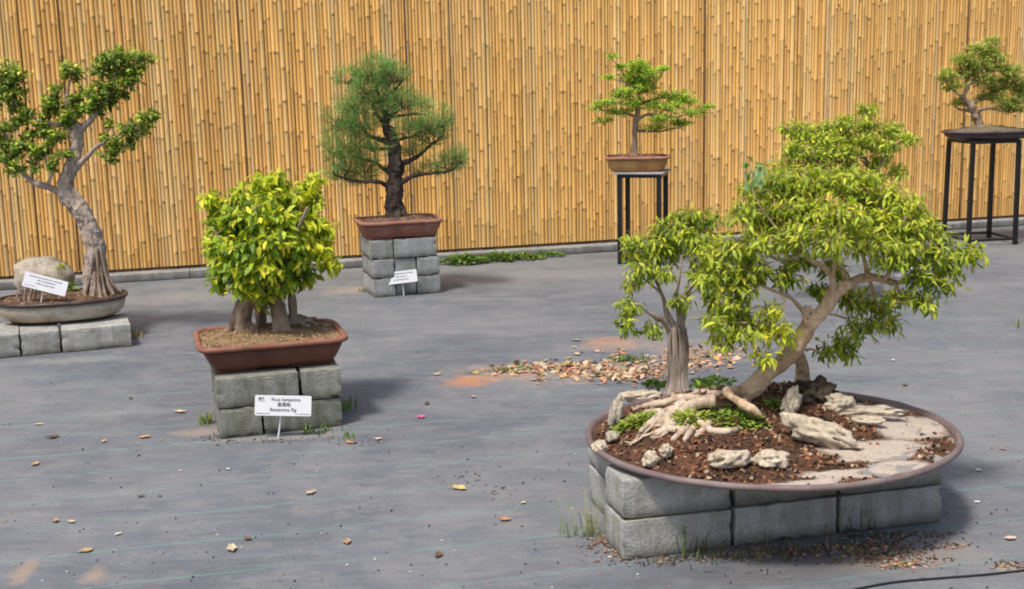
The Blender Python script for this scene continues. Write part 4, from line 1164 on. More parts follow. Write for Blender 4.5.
for nd in ([(745, 392, 12, -.02), (727, 391, 11, -.10), (738, 401, 10.5, -.15), (752, 409, 10, -.18), (761, 416, 8, -.18)],
           [(742, 398, 12), (722, 394, 8, 0), (704, 401, 6.5, .01), (690, 410, 5, -.02)], [(738, 402, 12), (720, 406, 9, -.02), (700, 412, 8, -.04), (684, 418, 6, -.06)]):
    tZ.stem(nd, 10, .3, skel=False)
for nd in ([(832, 298, 9), (834, 288, 7, -.02), (832, 276, 6, -.03), (823, 266, 5.5, -.04), (813, 260, 5, -.05), (801, 254, 4.5, -.06), (790, 259, 3.6, -.06), (778, 260, 3, -.06), (764, 252, 2, -.06)],
           [(809, 318, 7, -.01), (800, 308, 4.5, -.05), (790, 298, 4, -.07), (780, 292, 4, -.08), (765, 286, 3, -.09), (748, 278, 2.2, -.09), (730, 270, 1.6, -.08)],
           [(781, 293, 4, -.08), (784, 306, 3, -.1), (776, 316, 2.4, -.12), (764, 322, 1.8, -.13), (740, 322, 1.5, -.13), (718, 324, 1.2, -.12)],
           [(884, 280, 6), (889, 268, 4.5, -.02), (892, 254, 3.6, -.03), (900, 236, 2.6, -.03), (906, 216, 1.8, -.03)], [(896, 283, 6), (906, 280, 3.4, -.02), (920, 272, 2.6, -.04), (940, 262, 2, -.05), (960, 256, 1.4, -.05)], [(894, 282, 5), (900, 290, 3, -.05), (908, 296, 2, -.06), (915, 302, 1.4, -.06)],
           [(868, 277, 7), (866, 262, 4.5, .04), (858, 242, 3.6, .06), (850, 222, 2.6, .07), (846, 202, 1.8, .07)], [(846, 284, 7), (840, 264, 4, .10), (824, 240, 3.2, .15), (806, 216, 2.4, .17), (790, 198, 1.8, .18)], [(832, 280, 5, -.02), (836, 258, 3.4, -.10), (842, 236, 2.6, -.14), (838, 214, 1.8, -.15)],
           [(800, 254, 4, -.06), (786, 238, 3, -.08), (770, 222, 2.2, -.08), (758, 204, 1.6, -.07), (750, 184, 1.2, -.06)], [(868, 277, 6, .02), (872, 292, 3.6, .08), (876, 306, 2.6, .12), (872, 322, 1.8, .14), (858, 335, 1.3, .14)], [(870, 262, 4, .04), (884, 240, 3, .10), (892, 216, 2, .13), (890, 198, 1.4, .13)], [(820, 312, 4, .05), (836, 316, 2.6, .10), (850, 318, 2, .13), (864, 312, 1.4, .14)]):
    tZ.limb(nd, 8)
padsZ = [(770, 178, 14, 7, .1, .1), (800, 176, 15, 7, .12, .1), (832, 178, 15, 7, .1, .1), (862, 180, 14, 7, .1, .1), (712, 258, 13, 9, -.08, .1), (706, 280, 10, 9, -.1, .05), (742, 286, 14, 9, -.1, .05), (752, 330, 10, 8, -.1, .2), (975, 252, 7, 5, -.05, .05), (835, 268, 12, 8, .12, -.1), (950, 270, 10, 7, -.05, .05), (755, 192, 13, 9, .05, .05), (785, 190, 17, 9, .15, .05), (815, 189, 18, 9, .15, .08), (850, 190, 18, 10, .1, .08), (885, 196, 18, 10, .1, .1), (911, 206, 15, 9, .0, .12), (746, 215, 15, 11, -.05, .05), (775, 214, 19, 12, .0, .05), (810, 212, 20, 12, .05, .05), (845, 215, 20, 13, -.1, .1), (880, 220, 20, 12, .05, .12), (915, 226, 18, 11, -.03, .12), (938, 237, 13, 9, -.05, .1),
         (735, 246, 17, 11, -.08, .08), (765, 244, 19, 12, -.12, .08), (798, 238, 20, 13, -.1, .05), (833, 240, 19, 13, -.15, .1), (870, 244, 20, 12, -.05, .1), (905, 250, 18, 11, -.06, .05), (935, 257, 15, 9, -.05, .0), (962, 256, 13, 7, -.05, .05), (726, 274, 15, 10, -.08, .02), (755, 272, 16, 10, -.1, .0), (921, 280, 13, 10, -.06, -.1), (942, 284, 10, 7, -.05, -.05), (893, 262, 14, 8, -.05, -.05), (902, 300, 11, 7, -.06, .0), (926, 303, 8, 7, -.06, .05),
         (735, 302, 13, 8, -.11, .05), (716, 320, 13, 7, -.12, .1), (738, 333, 12, 7, -.13, .15), (722, 343, 11, 6, -.12, .1), (770, 314, 11, 9, -.12, .35), (780, 333, 12, 9, -.12, .38), (763, 356, 7, 5, -.12, .4), (850, 300, 15, 11, .13, -.1), (875, 308, 15, 11, .13, .0), (890, 322, 11, 8, .12, .08), (857, 328, 13, 8, .14, .0), (842, 342, 9, 6, .14, -.05), (825, 352, 7, 5, .1, -.05), (846, 352, 8, 5, .14, -.08), (785, 275, 13, 9, -.05, -.05), (820, 228, 16, 11, .15, -.15), (770, 230, 18, 12, .12, -.15), (860, 228, 18, 12, .15, -.15), (800, 262, 15, 8, .1, -.2), (895, 236, 16, 11, .1, -.1), (745, 258, 13, 9, .06, -.1), (820, 290, 10, 8, .15, -.2), (800, 205, 17, 11, .2, -.1), (865, 205, 17, 11, .18, -.05), (740, 318, 12, 8, -.06, -.05)]
for p in padsZ:
    tZ.pad(*p[:4], dy=p[4], lightness=p[5], twigs=int(7 + p[2] * p[3] / 5.6), leaves=7, ll=.038, lw=.0118, pal=pZ, droop=.62, ry=.075, tw=.0014)
pBlue = palette((.16, .26, .10), (.30, .44, .19), (.46, .60, .30))
tZ.pad(751, 172, 7, 10, dy=-.06, twigs=7, leaves=5, ll=.05, lw=.02, pal=pBlue, droop=.9, ry=.05, tw=.0014)
# pale knotted surface roots running to the rocky end
def zroot(nodes):
    mb = MB()
    pts = []
    for (px, py, w, up) in nodes:
        g = on_Z(px, py)
        pts.append(Vector((g.x, g.y, g.z + up * .75 + .004 * noise.noise(Vector((g.x * 40, g.y * 40, 1))))) - tZ.base)
    rad = [n[2] / 262 / 2 * (1.3 if n[2] > 4.7 else 1.0) for n in nodes]
    tube(mb, pts, rad, 8, .012, gnarl=.35, gfreq=50, seed=nodes[0][0])
    mb.build('surface_root', M['bark_root'], tZ.root)
R_ = [[(716, 403, 11, .015), (700, 406, 9, .02), (684, 411, 8, .012), (668, 414, 7, .015), (652, 424, 5, .01), (640, 434, 4, .005)], [(712, 408, 10, .01), (694, 414, 8, .012), (676, 424, 8, .012), (664, 433, 7, .008), (650, 437, 5, .005)],
      [(706, 412, 9, .01), (692, 422, 7, .01), (684, 432, 6, .008), (672, 441, 4, .003)], [(700, 402, 8, .015), (682, 402, 6, .02), (664, 406, 6, .016), (648, 408, 5, .012), (634, 412, 4, .01)], [(676, 418, 6, .02), (668, 424, 7, .02), (670, 432, 6, .015), (682, 431, 5, .012)],
      [(692, 416, 6, .015), (700, 426, 6, .012), (714, 433, 6, .008), (730, 432, 5, .005), (742, 428, 4, .003)], [(686, 408, 7, .025), (672, 418, 6, .022), (660, 426, 6, .015)], [(718, 398, 8, .015), (700, 396, 6, .015), (688, 400, 5, .01), (676, 408, 5, .012)], [(662, 414, 5, .014), (646, 416, 5, .012), (634, 424, 4, .006), (626, 432, 3, .002)],
      [(704, 418, 6, .012), (690, 434, 5, .006), (684, 442, 4, .003)], [(732, 408, 8, .008), (718, 418, 7, .008), (706, 428, 6, .006), (696, 438, 4, .003)], [(650, 428, 4, .012), (660, 422, 5, .018), (672, 416, 5, .02), (688, 412, 5, .02)]]
for nd in R_: zroot(nd)
rr_ = random.Random(31)
for k in range(13):
    px, py = rr_.uniform(640, 728), 0
    py = 404 + (728 - px) * .22 + rr_.uniform(-8, 14)
    nd = []; dx, dy = rr_.uniform(-11, -5), rr_.uniform(-3, 6)
    w = rr_.uniform(3.0, 4.6)
    for q in range(5):
        nd.append((px, py, w * (1 - .14 * q), rr_.uniform(.003, .016)))
        px += dx + rr_.uniform(-4, 4); py += dy + rr_.uniform(-4, 4)
        px = max(618, px); py = min(452, max(398, py))
    zroot(nd)
tZ.finish('leaf', remesh=.004, displace=.014, dsize=.03)

# ------------------------------------------------------------------ rocks
def rock(p, s, rz, label, mat='rock', seed=0, amp=.35, freq=1.7, sub=4, tilt=(0, 0), name='rock', pits=.0, sink=.25, taper=.0):
    V, F = ICO[sub]
    out = []
    for v in V:
        q = Vector(v)
        n = noise.fractal(q * freq + Vector((seed * 5.3, seed, 0)), 1.15, 2.0, 5)
        d = 1 + amp * n
        if pits:
            w = noise.noise(q * freq * 2.1 + Vector((seed * 2.1, 9, 0)))
            if w > .18: d -= pits * min(1, (w - .18) * 3.5)
        k = 1 - taper * (q.x * .5 + .5)
        out.append((q.x * s[0] * d, q.y * s[1] * d * k, q.z * s[2] * d * k - (taper * q.x * s[2] * .25)))
    mb = MB(); mb.add(out, F)
    o = mb.build(name, M[mat])
    o.location = (p[0], p[1], p[2] + s[2] * (1 - sink))
    o.rotation_euler = (tilt[0], tilt[1], rz)
    return tag(o, label, 'rock')
gz = on_Z
rock(gz(729, 466), (.074, .036, .032), .25, 'hollowed pale rock lying at the mulch front of the big planter', seed=1, pits=.5, amp=.36, freq=1.3)
rock(gz(771, 466), (.062, .034, .030), -.1, 'lumpy pale rock next to the sandy strip in the big planter', seed=2, pits=.45, amp=.36, freq=1.4)
rock(gz(651, 466), (.026, .022, .03), .2, 'small upright pale stone alone in the red mulch', seed=3, pits=.2)
rock(gz(666, 456), (.024, .02, .024), .9, 'small round tan stone just behind the upright pale stone', seed=4)
rock(gz(824, 446), (.128, .062, .060), -.30, 'long sloping pitted tan rock pointing down at the bare sand', seed=5, pits=.5, amp=.42, freq=1.7, tilt=(0, .24), taper=.5)
rock(gz(790, 418), (.032, .026, .062), .3, 'upright pale driftwood-like stone between trunk foot and sloping rock', seed=6, pits=.25, amp=.4, tilt=(0, .35))
rock(gz(866, 416), (.15, .04, .026), -.10, 'long low ridge of pale rock at the far rim of the big planter', seed=7, pits=.4, amp=.45, taper=.4)
rock(gz(838, 411), (.05, .04, .038), .2, 'lumpy pitted brownish rock beside the dark root mass', seed=8, pits=.4, amp=.5)
rock(gz(815, 408), (.085, .055, .062), .1, 'blackish root-bound lump behind the sloping tan rock', 'rock_dark', seed=9, pits=.35, amp=.6)
rock(gz(641, 400), (.085, .03, .022), .15, 'flat pale slab of rock beside the small fig trunk', seed=10, pits=.2)
rock(gz(616, 424), (.022, .035, .062), .1, 'upright grey slate-like stone at the mossy end of the big planter', 'rock_grey', seed=11, amp=.3, tilt=(0, .25))
rock(gz(600, 452), (.028, .024, .024), .5, 'knobbly greyish stone tucked inside the lip at the dry stalk end', seed=12, pits=.2)
rock(gz(612, 440), (.03, .022, .02), 1.2, 'brownish stone below the upright grey stone', 'rock_grey', seed=13)
rock(gz(868, 424), (.06, .022, .018), -.2, 'small flat pale rock below the low ridge', seed=14, pits=.2)

gA_ = at_z(42, 291, A_Z + .142)
rk = rock((gA_.x, gA_.y + .04, A_Z + .132), (.195, .12, .135), .1, 'big rounded grey boulder resting in the cream tray behind a sign', 'rock_grey', seed=15, amp=.22, freq=1.0, sink=.32, name='boulder')
# cut root stumps between boulder and sign
for k, (px, py, h, tx) in enumerate([(24, 300, .09, .25), (29, 301, .10, .35), (35, 300, .085, .1), (19, 301, .06, -.2)]):
    g = at_z(px, py, A_Z + .142)
    mb = MB()
    tube(mb, [(0, 0, -.01), (h * tx * .5, 0, h * .5), (h * tx, .01, h)], [.011, .009, .007], 8, .01, gnarl=.4, gfreq=60)
    o = mb.build('root_stump', M['bark_brown']); o.location = g
    tag(o, ('brown root stump at the foot of the boulder, under the sign corner', 'tallest brown root stump before the boulder', 'short brown root stump next to the sign stake', 'stubby brown root stump nearest the tray end')[k].replace('nearest', 'close to'), 'root stump', 'root stumps in the cream tray')

# ------------------------------------------------------------------ signs
def text_part(parent, s, size, x, z, y, mat='ink', align='CENTER', name='lettering'):
    cu = bpy.data.curves.new('lettering', 'FONT')
    cu.body = s; cu.size = size; cu.align_x = align; cu.align_y = 'CENTER'; cu.extrude = .0002
    cu.offset = size * .012
    tmp = bpy.data.objects.new('tmp_text', cu)
    C.objects.link(tmp)
    bpy.context.view_layer.update()
    dg = bpy.context.evaluated_depsgraph_get()
    me = bpy.data.meshes.new_from_object(tmp.evaluated_get(dg))
    bpy.data.objects.remove(tmp)
    me.name = 'lettering'
    me.materials.clear(); me.materials.append(M[mat])
    o = bpy.data.objects.new(name, me); C.objects.link(o)
    o.parent = parent
    o.location = (x, y, z); o.rotation_euler = (PI / 2, 0, 0)
    return o

def sign(label, stake_px, z0, corners, Y, lines, tilt, w, h, stake_top):
    """white placard on a thin stake; corners centre px -> plane at depth Y"""
    g = at_z(stake_px[0], stake_px[1], z0)
    t = thing('plant_sign', label, 'sign', g, math.radians(4), 'white plant name signs')
    c = at_y(corners[0], corners[1], g.y - .004) - g
    board = MB()
    n = []
    rr = .007
    for (sx, sz, a0) in ((1, 1, 0), (-1, 1, 90), (-1, -1, 180), (1, -1, 270)):
        for k in range(5):
            a = math.radians(a0 + k * 22.5)
            n.append((sx * (w / 2 - rr) + rr * math.cos(a), sz * (h / 2 - rr) + rr * math.sin(a)))
    m = len(n)
    V = [(x, -.0015, z) for x, z in n] + [(x, .0015, z) for x, z in n]
    F = [tuple(range(m - 1, -1, -1)), tuple(m + i for i in range(m))] + [(i, (i + 1) % m, m + (i + 1) % m, m + i) for i in range(m)]
    board.add(V, F)
    o = board.build('placard', M['white'], t, smooth=False)
    o.location = (c.x, c.y, c.z); o.rotation_euler = (math.radians(-9), tilt, 0)
    mb = MB(); tube(mb, [(0, .004, -.03), (c.x * .45 + .002, .006, c.z * .5), (c.x * .8, c.y + .006, c.z + h * .1)], [.0042, .004, .004], 6, .03)
    mb.build('stake', M['white'], t)
    for ln in lines:
        kind = ln[0]
        if kind == 'T':
            text_part(o, ln[1], ln[2], ln[3], ln[4], -.0022, align=ln[5] if len(ln) > 5 else 'CENTER')
        else:      # an unreadable printed line: short worn strokes
            _, x0, x1, z, hh, sd = ln
            r = random.Random(sd); mb = MB(); x = x0
            while x < x1:
                ww = r.uniform(.002, .0065)
                box(mb, (x + ww / 2, -.0021, z + r.uniform(-.0006, .0006)), (ww, .0008, hh * r.uniform(.6, 1.1)))
                x += ww + r.uniform(.0012, .004)
            mb.build('lettering', M['ink'], o, smooth=False)
    return t
sign('white name sign on a stake before the bushy fig blocks, with dark lettering', (277, 438), 0, (283, 405.8), 0,
     [('T', 'Ficus benjamina', .0205, .012, .027), ('T', '垂葉榕', .020, .004, .0035), ('T', 'Benjamina Fig', .0215, .0, -.019),
      ('T', '桑科', .013, -.098, .030), ('S', -.112, -.086, .0205, .003, 1), ('S', -.118, -.062, -.0365, .0035, 2), ('S', .058, .118, -.0365, .0035, 3)], math.radians(3.5), .252, .092, 0)
sign('white name sign leaning on the stacked blocks below the pine', (404, 296), 0, (401.5, 277), 0,
     [('S', -.09, .085, .026, .008, 4), ('S', -.045, .04, .004, .008, 5), ('S', -.06, .05, -.018, .008, 6)], math.radians(-5), .228, .090, 0)
sign('tilted white name sign stuck in the cream tray before the boulder', (39.5, 302), A_Z + .142, (45, 284), 0,
     [('S', -.10, .09, .028, .006, 7), ('S', -.05, .06, .010, .007, 8), ('S', -.055, .055, -.009, .007, 9), ('S', -.115, -.05, -.030, .003, 10)], math.radians(17), .262, .092, 0)

# ------------------------------------------------------------------ weeds and grass
def tuft(px, py, n, h, label, seed, z=None, cols=((.10, .20, .03), (.22, .34, .06)), spread=.03, lean=.5, name='grass_tuft', wide=.004, parent_z=0.0, cat='grass tuft'):
    r = random.Random(seed)
    g = at_z(px, py, 0) if z is None else z
    mb = MB()
    for i in range(n):
        b = Vector((r.gauss(0, spread), r.gauss(0, spread) * .6, -.002))
        d = rvec(r); d.z = 0
        hh = h * r.uniform(.45, 1.1); ln = lean * r.uniform(.3, 1.2) * hh
        side = d.cross(Vector((0, 0, 1))).normalized() * wide * r.uniform(.6, 1.2)
        p1 = b + d * ln * .3 + Vector((0, 0, hh * .6)); p2 = b + d * ln + Vector((0, 0, hh * r.uniform(.75, 1.0)))
        c = np.array(lerp3(cols[0], cols[1], r.random()))
        mb.add([(b - side)[:], (b + side)[:], (p1 + side * .8)[:], (p1 - side * .8)[:], p2[:]], [(0, 1, 2, 3), (3, 2, 4)], c)
    o = mb.build(name, M['leaf_dull'])
    o.location = g
    return tag(o, label, cat)
def weed(px, py, n, w, label, seed, cols=((.06, .14, .02), (.20, .32, .05)), leaf=.03, hgt=.04, depth=.5, pos=None, zf=None):
    """a low leafy weed clump"""
    r = random.Random(seed)
    g = pos if pos is not None else at_z(px, py, 0)
    lv = Leaves()
    mb = MB()
    for i in range(n):
        d = rvec(r); k = r.random() ** .5
        p = Vector((d.x * w * k, d.y * w * depth * k, 0))
        z = hgt * r.uniform(.15, 1.0) * (1.1 - k * .6)
        if zf: z += zf(g.x + p.x, g.y + p.y) - g.z
        q = Vector((p.x, p.y, z))
        dd = Vector((d.x, d.y, r.uniform(-.1, .9)))
        lv.add(q, dd, Vector((0, 0, 1)) + rvec(r) * .5, leaf * r.uniform(.6, 1.2), leaf * .55 * r.uniform(.7, 1.2), lerp3(cols[0], cols[1], r.random()), .3)
        if i % 3 == 0:
            st = Vector((p.x * .7, p.y * .7, z - hgt)); 
            tube(mb, [st, q], [.0012, .0008], 3, .05, col=cols[0], cap=False)
    lv.into(mb, (0, 0, 0))
    o = mb.build('weed_clump', M['leaf_dull'])
    o.location = g
    return tag(o, label, 'weed')
weed(464, 264, 230, .20, 'leafy green weed clump at the kerb close to the pine blocks', 1, hgt=.085, leaf=.05)
weed(497, 261.5, 170, .18, 'middle leafy weed clump along the kerb before the fence', 2, hgt=.085, leaf=.05)
weed(524, 259.5, 230, .20, 'yellow-green weed clump along the kerb, third from the pine blocks', 3, hgt=.06, leaf=.04, cols=((.07, .15, .02), (.27, .36, .06)))
weed(548, 257, 120, .15, 'thin weed clump at the end of the kerbside row', 4, hgt=.05, leaf=.035)
weed(611, 247, 40, .10, 'small weed growing at the kerb behind the board-topped stand', 5, hgt=.05, leaf=.035)
tuft(510, 371, 45, .045, 'low green grass tuft at the tip of the leaf litter', 6, spread=.05, lean=1.4)
tuft(629, 361, 60, .055, 'bright grass tuft growing in the leaf litter', 7, spread=.05, lean=1.2)
tuft(207, 424, 26, .075, 'yellowish grass tuft beside the half-size block under the bushy fig', 8, spread=.02, lean=.8, cols=((.14, .22, .04), (.38, .36, .10)))
tuft(349, 410, 30, .09, 'green grass tuft behind the blocks of the bushy fig', 9, spread=.025, lean=.7)
tuft(318, 432, 40, .05, 'short grass growing at the foot of the mossy block by the sign', 10, spread=.05, lean=1.0)
tuft(345, 442 - 4, 14, .035, 'sparse grass sprig at the corner of the bushy fig blocks', 11, spread=.03)
tuft(596, 535, 34, .17, 'long dry grass stalks against the side of the big planter', 12, spread=.03, lean=1.3, cols=((.16, .22, .05), (.42, .36, .17)), wide=.0016)
tuft(575, 537, 26, .11, 'thin spreading grass blades on the mat beside the big planter', 13, spread=.02, lean=2.4, cols=((.16, .26, .09), (.32, .38, .18)), wide=.0016)
tuft(688, 556, 22, .14, 'dark grass blades sprouting against the corner block of the big planter', 14, spread=.035, lean=1.1, cols=((.04, .06, .02), (.12, .16, .05)), wide=.0022)
tuft(735, 558, 60, .06, 'low dark grass along the foot of the big planter blocks', 15, spread=.12, lean=1.0, cols=((.05, .07, .025), (.16, .18, .06)), wide=.003)
tuft(800, 553, 24, .07, 'dry tangled grass at the planter joint', 16, spread=.05, lean=1.6, cols=((.12, .11, .05), (.28, .24, .12)), wide=.002)
tuft(850, 536, 16, .15, 'thin brown stalks leaning on the planter blocks near the second joint', 17, spread=.05, lean=.5, cols=((.06, .05, .03), (.16, .12, .06)), wide=.002)
tuft(1017, 328, 16, .10, 'thin weed with pale tips at the edge of the mat', 18, spread=.02, lean=.6, cols=((.14, .2, .06), (.55, .55, .45)), wide=.002)
tuft(138, 337, 18, .07, 'yellow dry tuft at the end of the pale block row', 19, spread=.03, lean=.9, cols=((.36, .26, .08), (.55, .42, .12)))
weed(6, 352, 40, .10, 'low mossy weed at the foot of the pale blocks', 20, hgt=.03, leaf=.02, cols=((.14, .16, .05), (.30, .30, .10)))
tuft(363, 292, 14, .05, 'olive weed beside the pine block stack', 21, spread=.03, lean=1, cols=((.14, .15, .05), (.3, .28, .1)))
ga = at_z(70, 292, A_Z + .142)
weed(0, 0, 60, .055, 'yellow-green seedling growing between boulder and grey trunk', 22, cols=((.14, .24, .03), (.42, .46, .06)), leaf=.028, hgt=.085, pos=ga, depth=.6)
gb = at_y(56, 268, 7.6); 
weed(0, 0, 36, .032, 'bright yellow-green seedling sprouting on top of the boulder', 23, cols=((.25, .34, .03), (.55, .52, .06)), leaf=.026, hgt=.05, pos=Vector((gb.x, 7.68, gb.z - .03)), depth=.6)
hzw = lambda x, y: Z_Z + hZ(*( (lambda g: (g[0] * math.cos(-Z_R) - g[1] * math.sin(-Z_R), g[0] * math.sin(-Z_R) + g[1] * math.cos(-Z_R)))((x - Z_C.x, y - Z_C.y)) ))
zw = [(638, 424, 330, .085, 'pale green ground plants among the roots beside the upright grey stone', ((.14, .22, .03), (.42, .46, .09)), .028),
      (688, 424, 260, .085, 'yellow-green ground plants between the pale knotted roots', ((.18, .26, .03), (.44, .46, .08)), .026),
      (738, 424, 280, .11, 'green moss plants under the crossing root of the leaning fig', ((.10, .20, .02), (.32, .38, .06)), .024),
      (657, 387, 170, .06, 'dark green plants at the foot of the small fig', ((.07, .16, .02), (.24, .34, .05)), .024),
      (712, 385, 200, .10, 'green plants along the far lip between the two figs', ((.06, .14, .02), (.22, .32, .05)), .026),
      (702, 392, 16, .018, 'single larger-leaved seedling between the two figs', ((.14, .28, .03), (.30, .42, .06)), .05),
      (775, 415, 110, .05, 'small moss patch below the thick trunk', ((.10, .17, .02), (.26, .30, .06)), .022)]
for k, (px, py, n, w, lab, cols, lf) in enumerate(zw):
    weed(0, 0, n, w, lab, 40 + k, cols=cols, leaf=lf, hgt=.022, pos=on_Z(px, py), depth=.7, zf=hzw)

# ------------------------------------------------------------------ litter on the mat
def leaf_mesh(seed, L=.06, W=.03, col=(.40, .26, .13), curl=.5):
    r = random.Random(seed)
    mb = MB()
    n = 7
    V, F = [], []
    Cc = []
    for i in range(n):
        t = i / (n - 1)
        w = W * math.sin(PI * (t * .92 + .04)) ** .8
        for s in (-1, -.5, 0, .5, 1):
            V.append(((t - .5) * L, s * w / 2 * (1 + .4 * r.uniform(-1, 1)), .002 + curl * W * (abs(s) ** 1.6) * .35 + curl * L * .35 * (t - .5) ** 2 + r.uniform(0, .0025)))
            Cc.append(tuple(c * r.uniform(.75, 1.2) for c in col))
    for i in range(n - 1):
        for k in range(4): F.append((i * 5 + k, i * 5 + k + 1, i * 5 + k + 6, i * 5 + k + 5))
    mb.add(V, F, np.array(Cc))
    return mb
LT = (.42, .27, .14); LP = (.55, .42, .28); LD = (.14, .09, .06); LO = (.46, .24, .10)
litter = [
    (39, 425, .045, LP, 'pale crumpled leaf on the mat well below the cream tray'), (53, 438, .06, LD, 'long dark curled leaf lying below the pale crumpled leaf'),
    (35, 465, .048, LT, 'brown crumpled leaf low at the picture edge side of the mat'), (131, 399, .035, LD, 'tiny blackish leaf on open mat level with the bushy fig pot'),
    (180, 413, .065, LP, 'long straw-coloured leaf beside the bushy fig blocks'), (145, 438, .055, LT, 'narrow tan leaf below the straw-coloured leaf'),
    (104, 442, .035, LP, 'small pale leaf between the dark curled leaf and the narrow tan leaf'), (55, 522, .04, LT, 'flat tan leaf just above the earth streaks'),
    (71, 523, .035, LP, 'small cream leaf beside the flat tan leaf'), (85, 552, .055, LT, 'broad tan leaf resting on a green mat line'), (118, 535, .03, (.62, .54, .42), 'small whitish leaf above the green mat line'),
    (232, 550, .07, LP, 'thin straw twig leaf below the name sign'), (248, 540, .04, LD, 'dark narrow leaf beside the thin straw twig'), (141, 497, .03, LD, 'tiny dark leaf in the middle of the bare mat'),
    (311, 494, .055, LP, 'cream broad leaf alone below the name sign'), (347, 543, .05, LT, 'tan torn leaf low in the mat centre'), (459, 489, .075, (.5, .40, .16), 'large yellowish curled leaf between fig blocks and big planter'),
    (505, 521, .045, LO, 'rust-brown curled leaf near the big planter grass'), (523, 504, .028, LP, 'tiny pale leaf above the rust-brown leaf'), (438, 556, .05, LD, 'dark-tipped leaf low in the mat centre'), (350, 443, .055, LO, 'reddish tan leaf by the corner of the bushy fig blocks'),
    (378, 440, .04, LP, 'pale tan leaf beside the reddish tan leaf'), (437, 375, .05, LP, 'pale leaf at the thin end of the orange earth stain'), (427, 404, .05, LD, 'dark curled leaf below the orange earth stain'), (473, 398, .04, (.3, .28, .26), 'greyish leaf just under the orange earth stain'),
    (576, 341, .06, (.28, .26, .24), 'grey curled leaf above the leaf litter'), (574, 348, .04, (.62, .5, .38), 'cream leaf just below the grey curled leaf'), (654, 340, .06, (.26, .19, .14), 'brown curled leaf near the orange patch behind the small fig'), (577, 355, .05, LP, 'pale leaf on the upper fringe of the litter'),
    (978, 471, .028, (.7, .62, .55), 'whitish leaf on the mat beside the planter rim'), (977, 503, .025, (.75, .72, .68), 'small white fleck leaf below the planter rim shadow'), (905, 386, .04, LD, 'dark leaf on the mat behind the big planter rim'), (893, 361, .035, (.62, .56, .48), 'pale leaf under the drooping fig leaves'),
    (1003, 450, .03, (.4, .25, .2), 'reddish leaf at the far edge of the mat'), (1010, 540, .045, (.6, .42, .36), 'pinkish torn leaf by the black tube'), (180, 412 + 60, .02, LP, 'tiny cream leaf above the small centre cluster'), (228, 470, .022, (.75, .73, .7), 'small white petal-like leaf below the sign')]
for k, (px, py, L, col, lab) in enumerate(litter):
    o = leaf_mesh(300 + k, L * .95, L * .55, col, .10 + .45 * ((k * 37) % 10) / 10).build('fallen_leaf', M['dry'])
    g = at_z(px, py, 0); o.location = (g.x, g.y, .0025); o.rotation_euler = (0, 0, ((k * 53) % 17) * .37)
    tag(o, lab, 'fallen leaf', 'dry leaves fallen on the mat')
# pink blossom
mb = MB()
for k in range(5):
    a = 2 * PI * k / 5
    c, s = math.cos(a), math.sin(a)
    mb.add([(0, 0, .004), (.012 * c - .008 * s, .012 * s + .008 * c, .008), (.026 * c, .026 * s, .006), (.012 * c + .008 * s, .012 * s - .008 * c, .008)], [(0, 3, 2, 1)], (.75, .12, .35))
o = mb.build('fallen_blossom', M['petal']); g = at_z(421, 418); o.location = (g.x, g.y, .002)
tag(o, 'small pink blossom fallen on the mat below the orange stain', 'blossom')

# leaf litter pile (uncountable) and grit
r = random.Random(77)
mb = MB()
def bit(mb, p, s, col, r, flat=.22):
    tl = rvec(r); tl.z *= flat; tl = tl.normalized(); sd = tl.cross(Vector((0, 0, 1)) + rvec(r) * .5).normalized()
    w = s * r.uniform(.2, .42); p = Vector(p)
    up = Vector((0, 0, s * r.uniform(.05, .2)))
    q = [p - tl * s / 2, p + sd * w + up * r.uniform(0, 1), p + tl * s / 2, p - sd * w + up * r.uniform(0, 1), p + up]
    zmin = min(v.z for v in q)
    if zmin < .002: q = [v + Vector((0, 0, .002 - zmin)) for v in q]
    mb.add([v[:] for v in q], [(0, 1, 4), (1, 2, 4), (2, 3, 4), (3, 0, 4)], np.array(col))
lc = [(.46, .28, .14), (.50, .35, .20), (.40, .22, .10), (.56, .44, .31), (.30, .18, .10), (.17, .11, .08), (.52, .29, .14)]
for (px, py, sx, sy, n) in ((588, 371, .30, .10, 420), (555, 369, .22, .06, 200), (645, 372, .26, .09, 240), (680, 362, .30, .10, 200), (512, 371, .16, .04, 80), (620, 355, .12, .05, 40), (710, 358, .2, .08, 100), (620, 376, .25, .04, 180)):
    g = at_z(px, py)
    for _ in range(int(n * .7)):
        p = (g.x + r.gauss(0, sx * .6), g.y + r.gauss(0, sy * 1.3), r.uniform(.0015, .005))
        bit(mb, p, r.uniform(.012, .055), [c * r.uniform(.8, 1.2) for c in r.choice(lc)], r)
tag(mb.build('leaf_litter', M['dry'], smooth=False), 'drift of dry orange-brown leaves on the mat behind the small fig', None, kind='stuff')

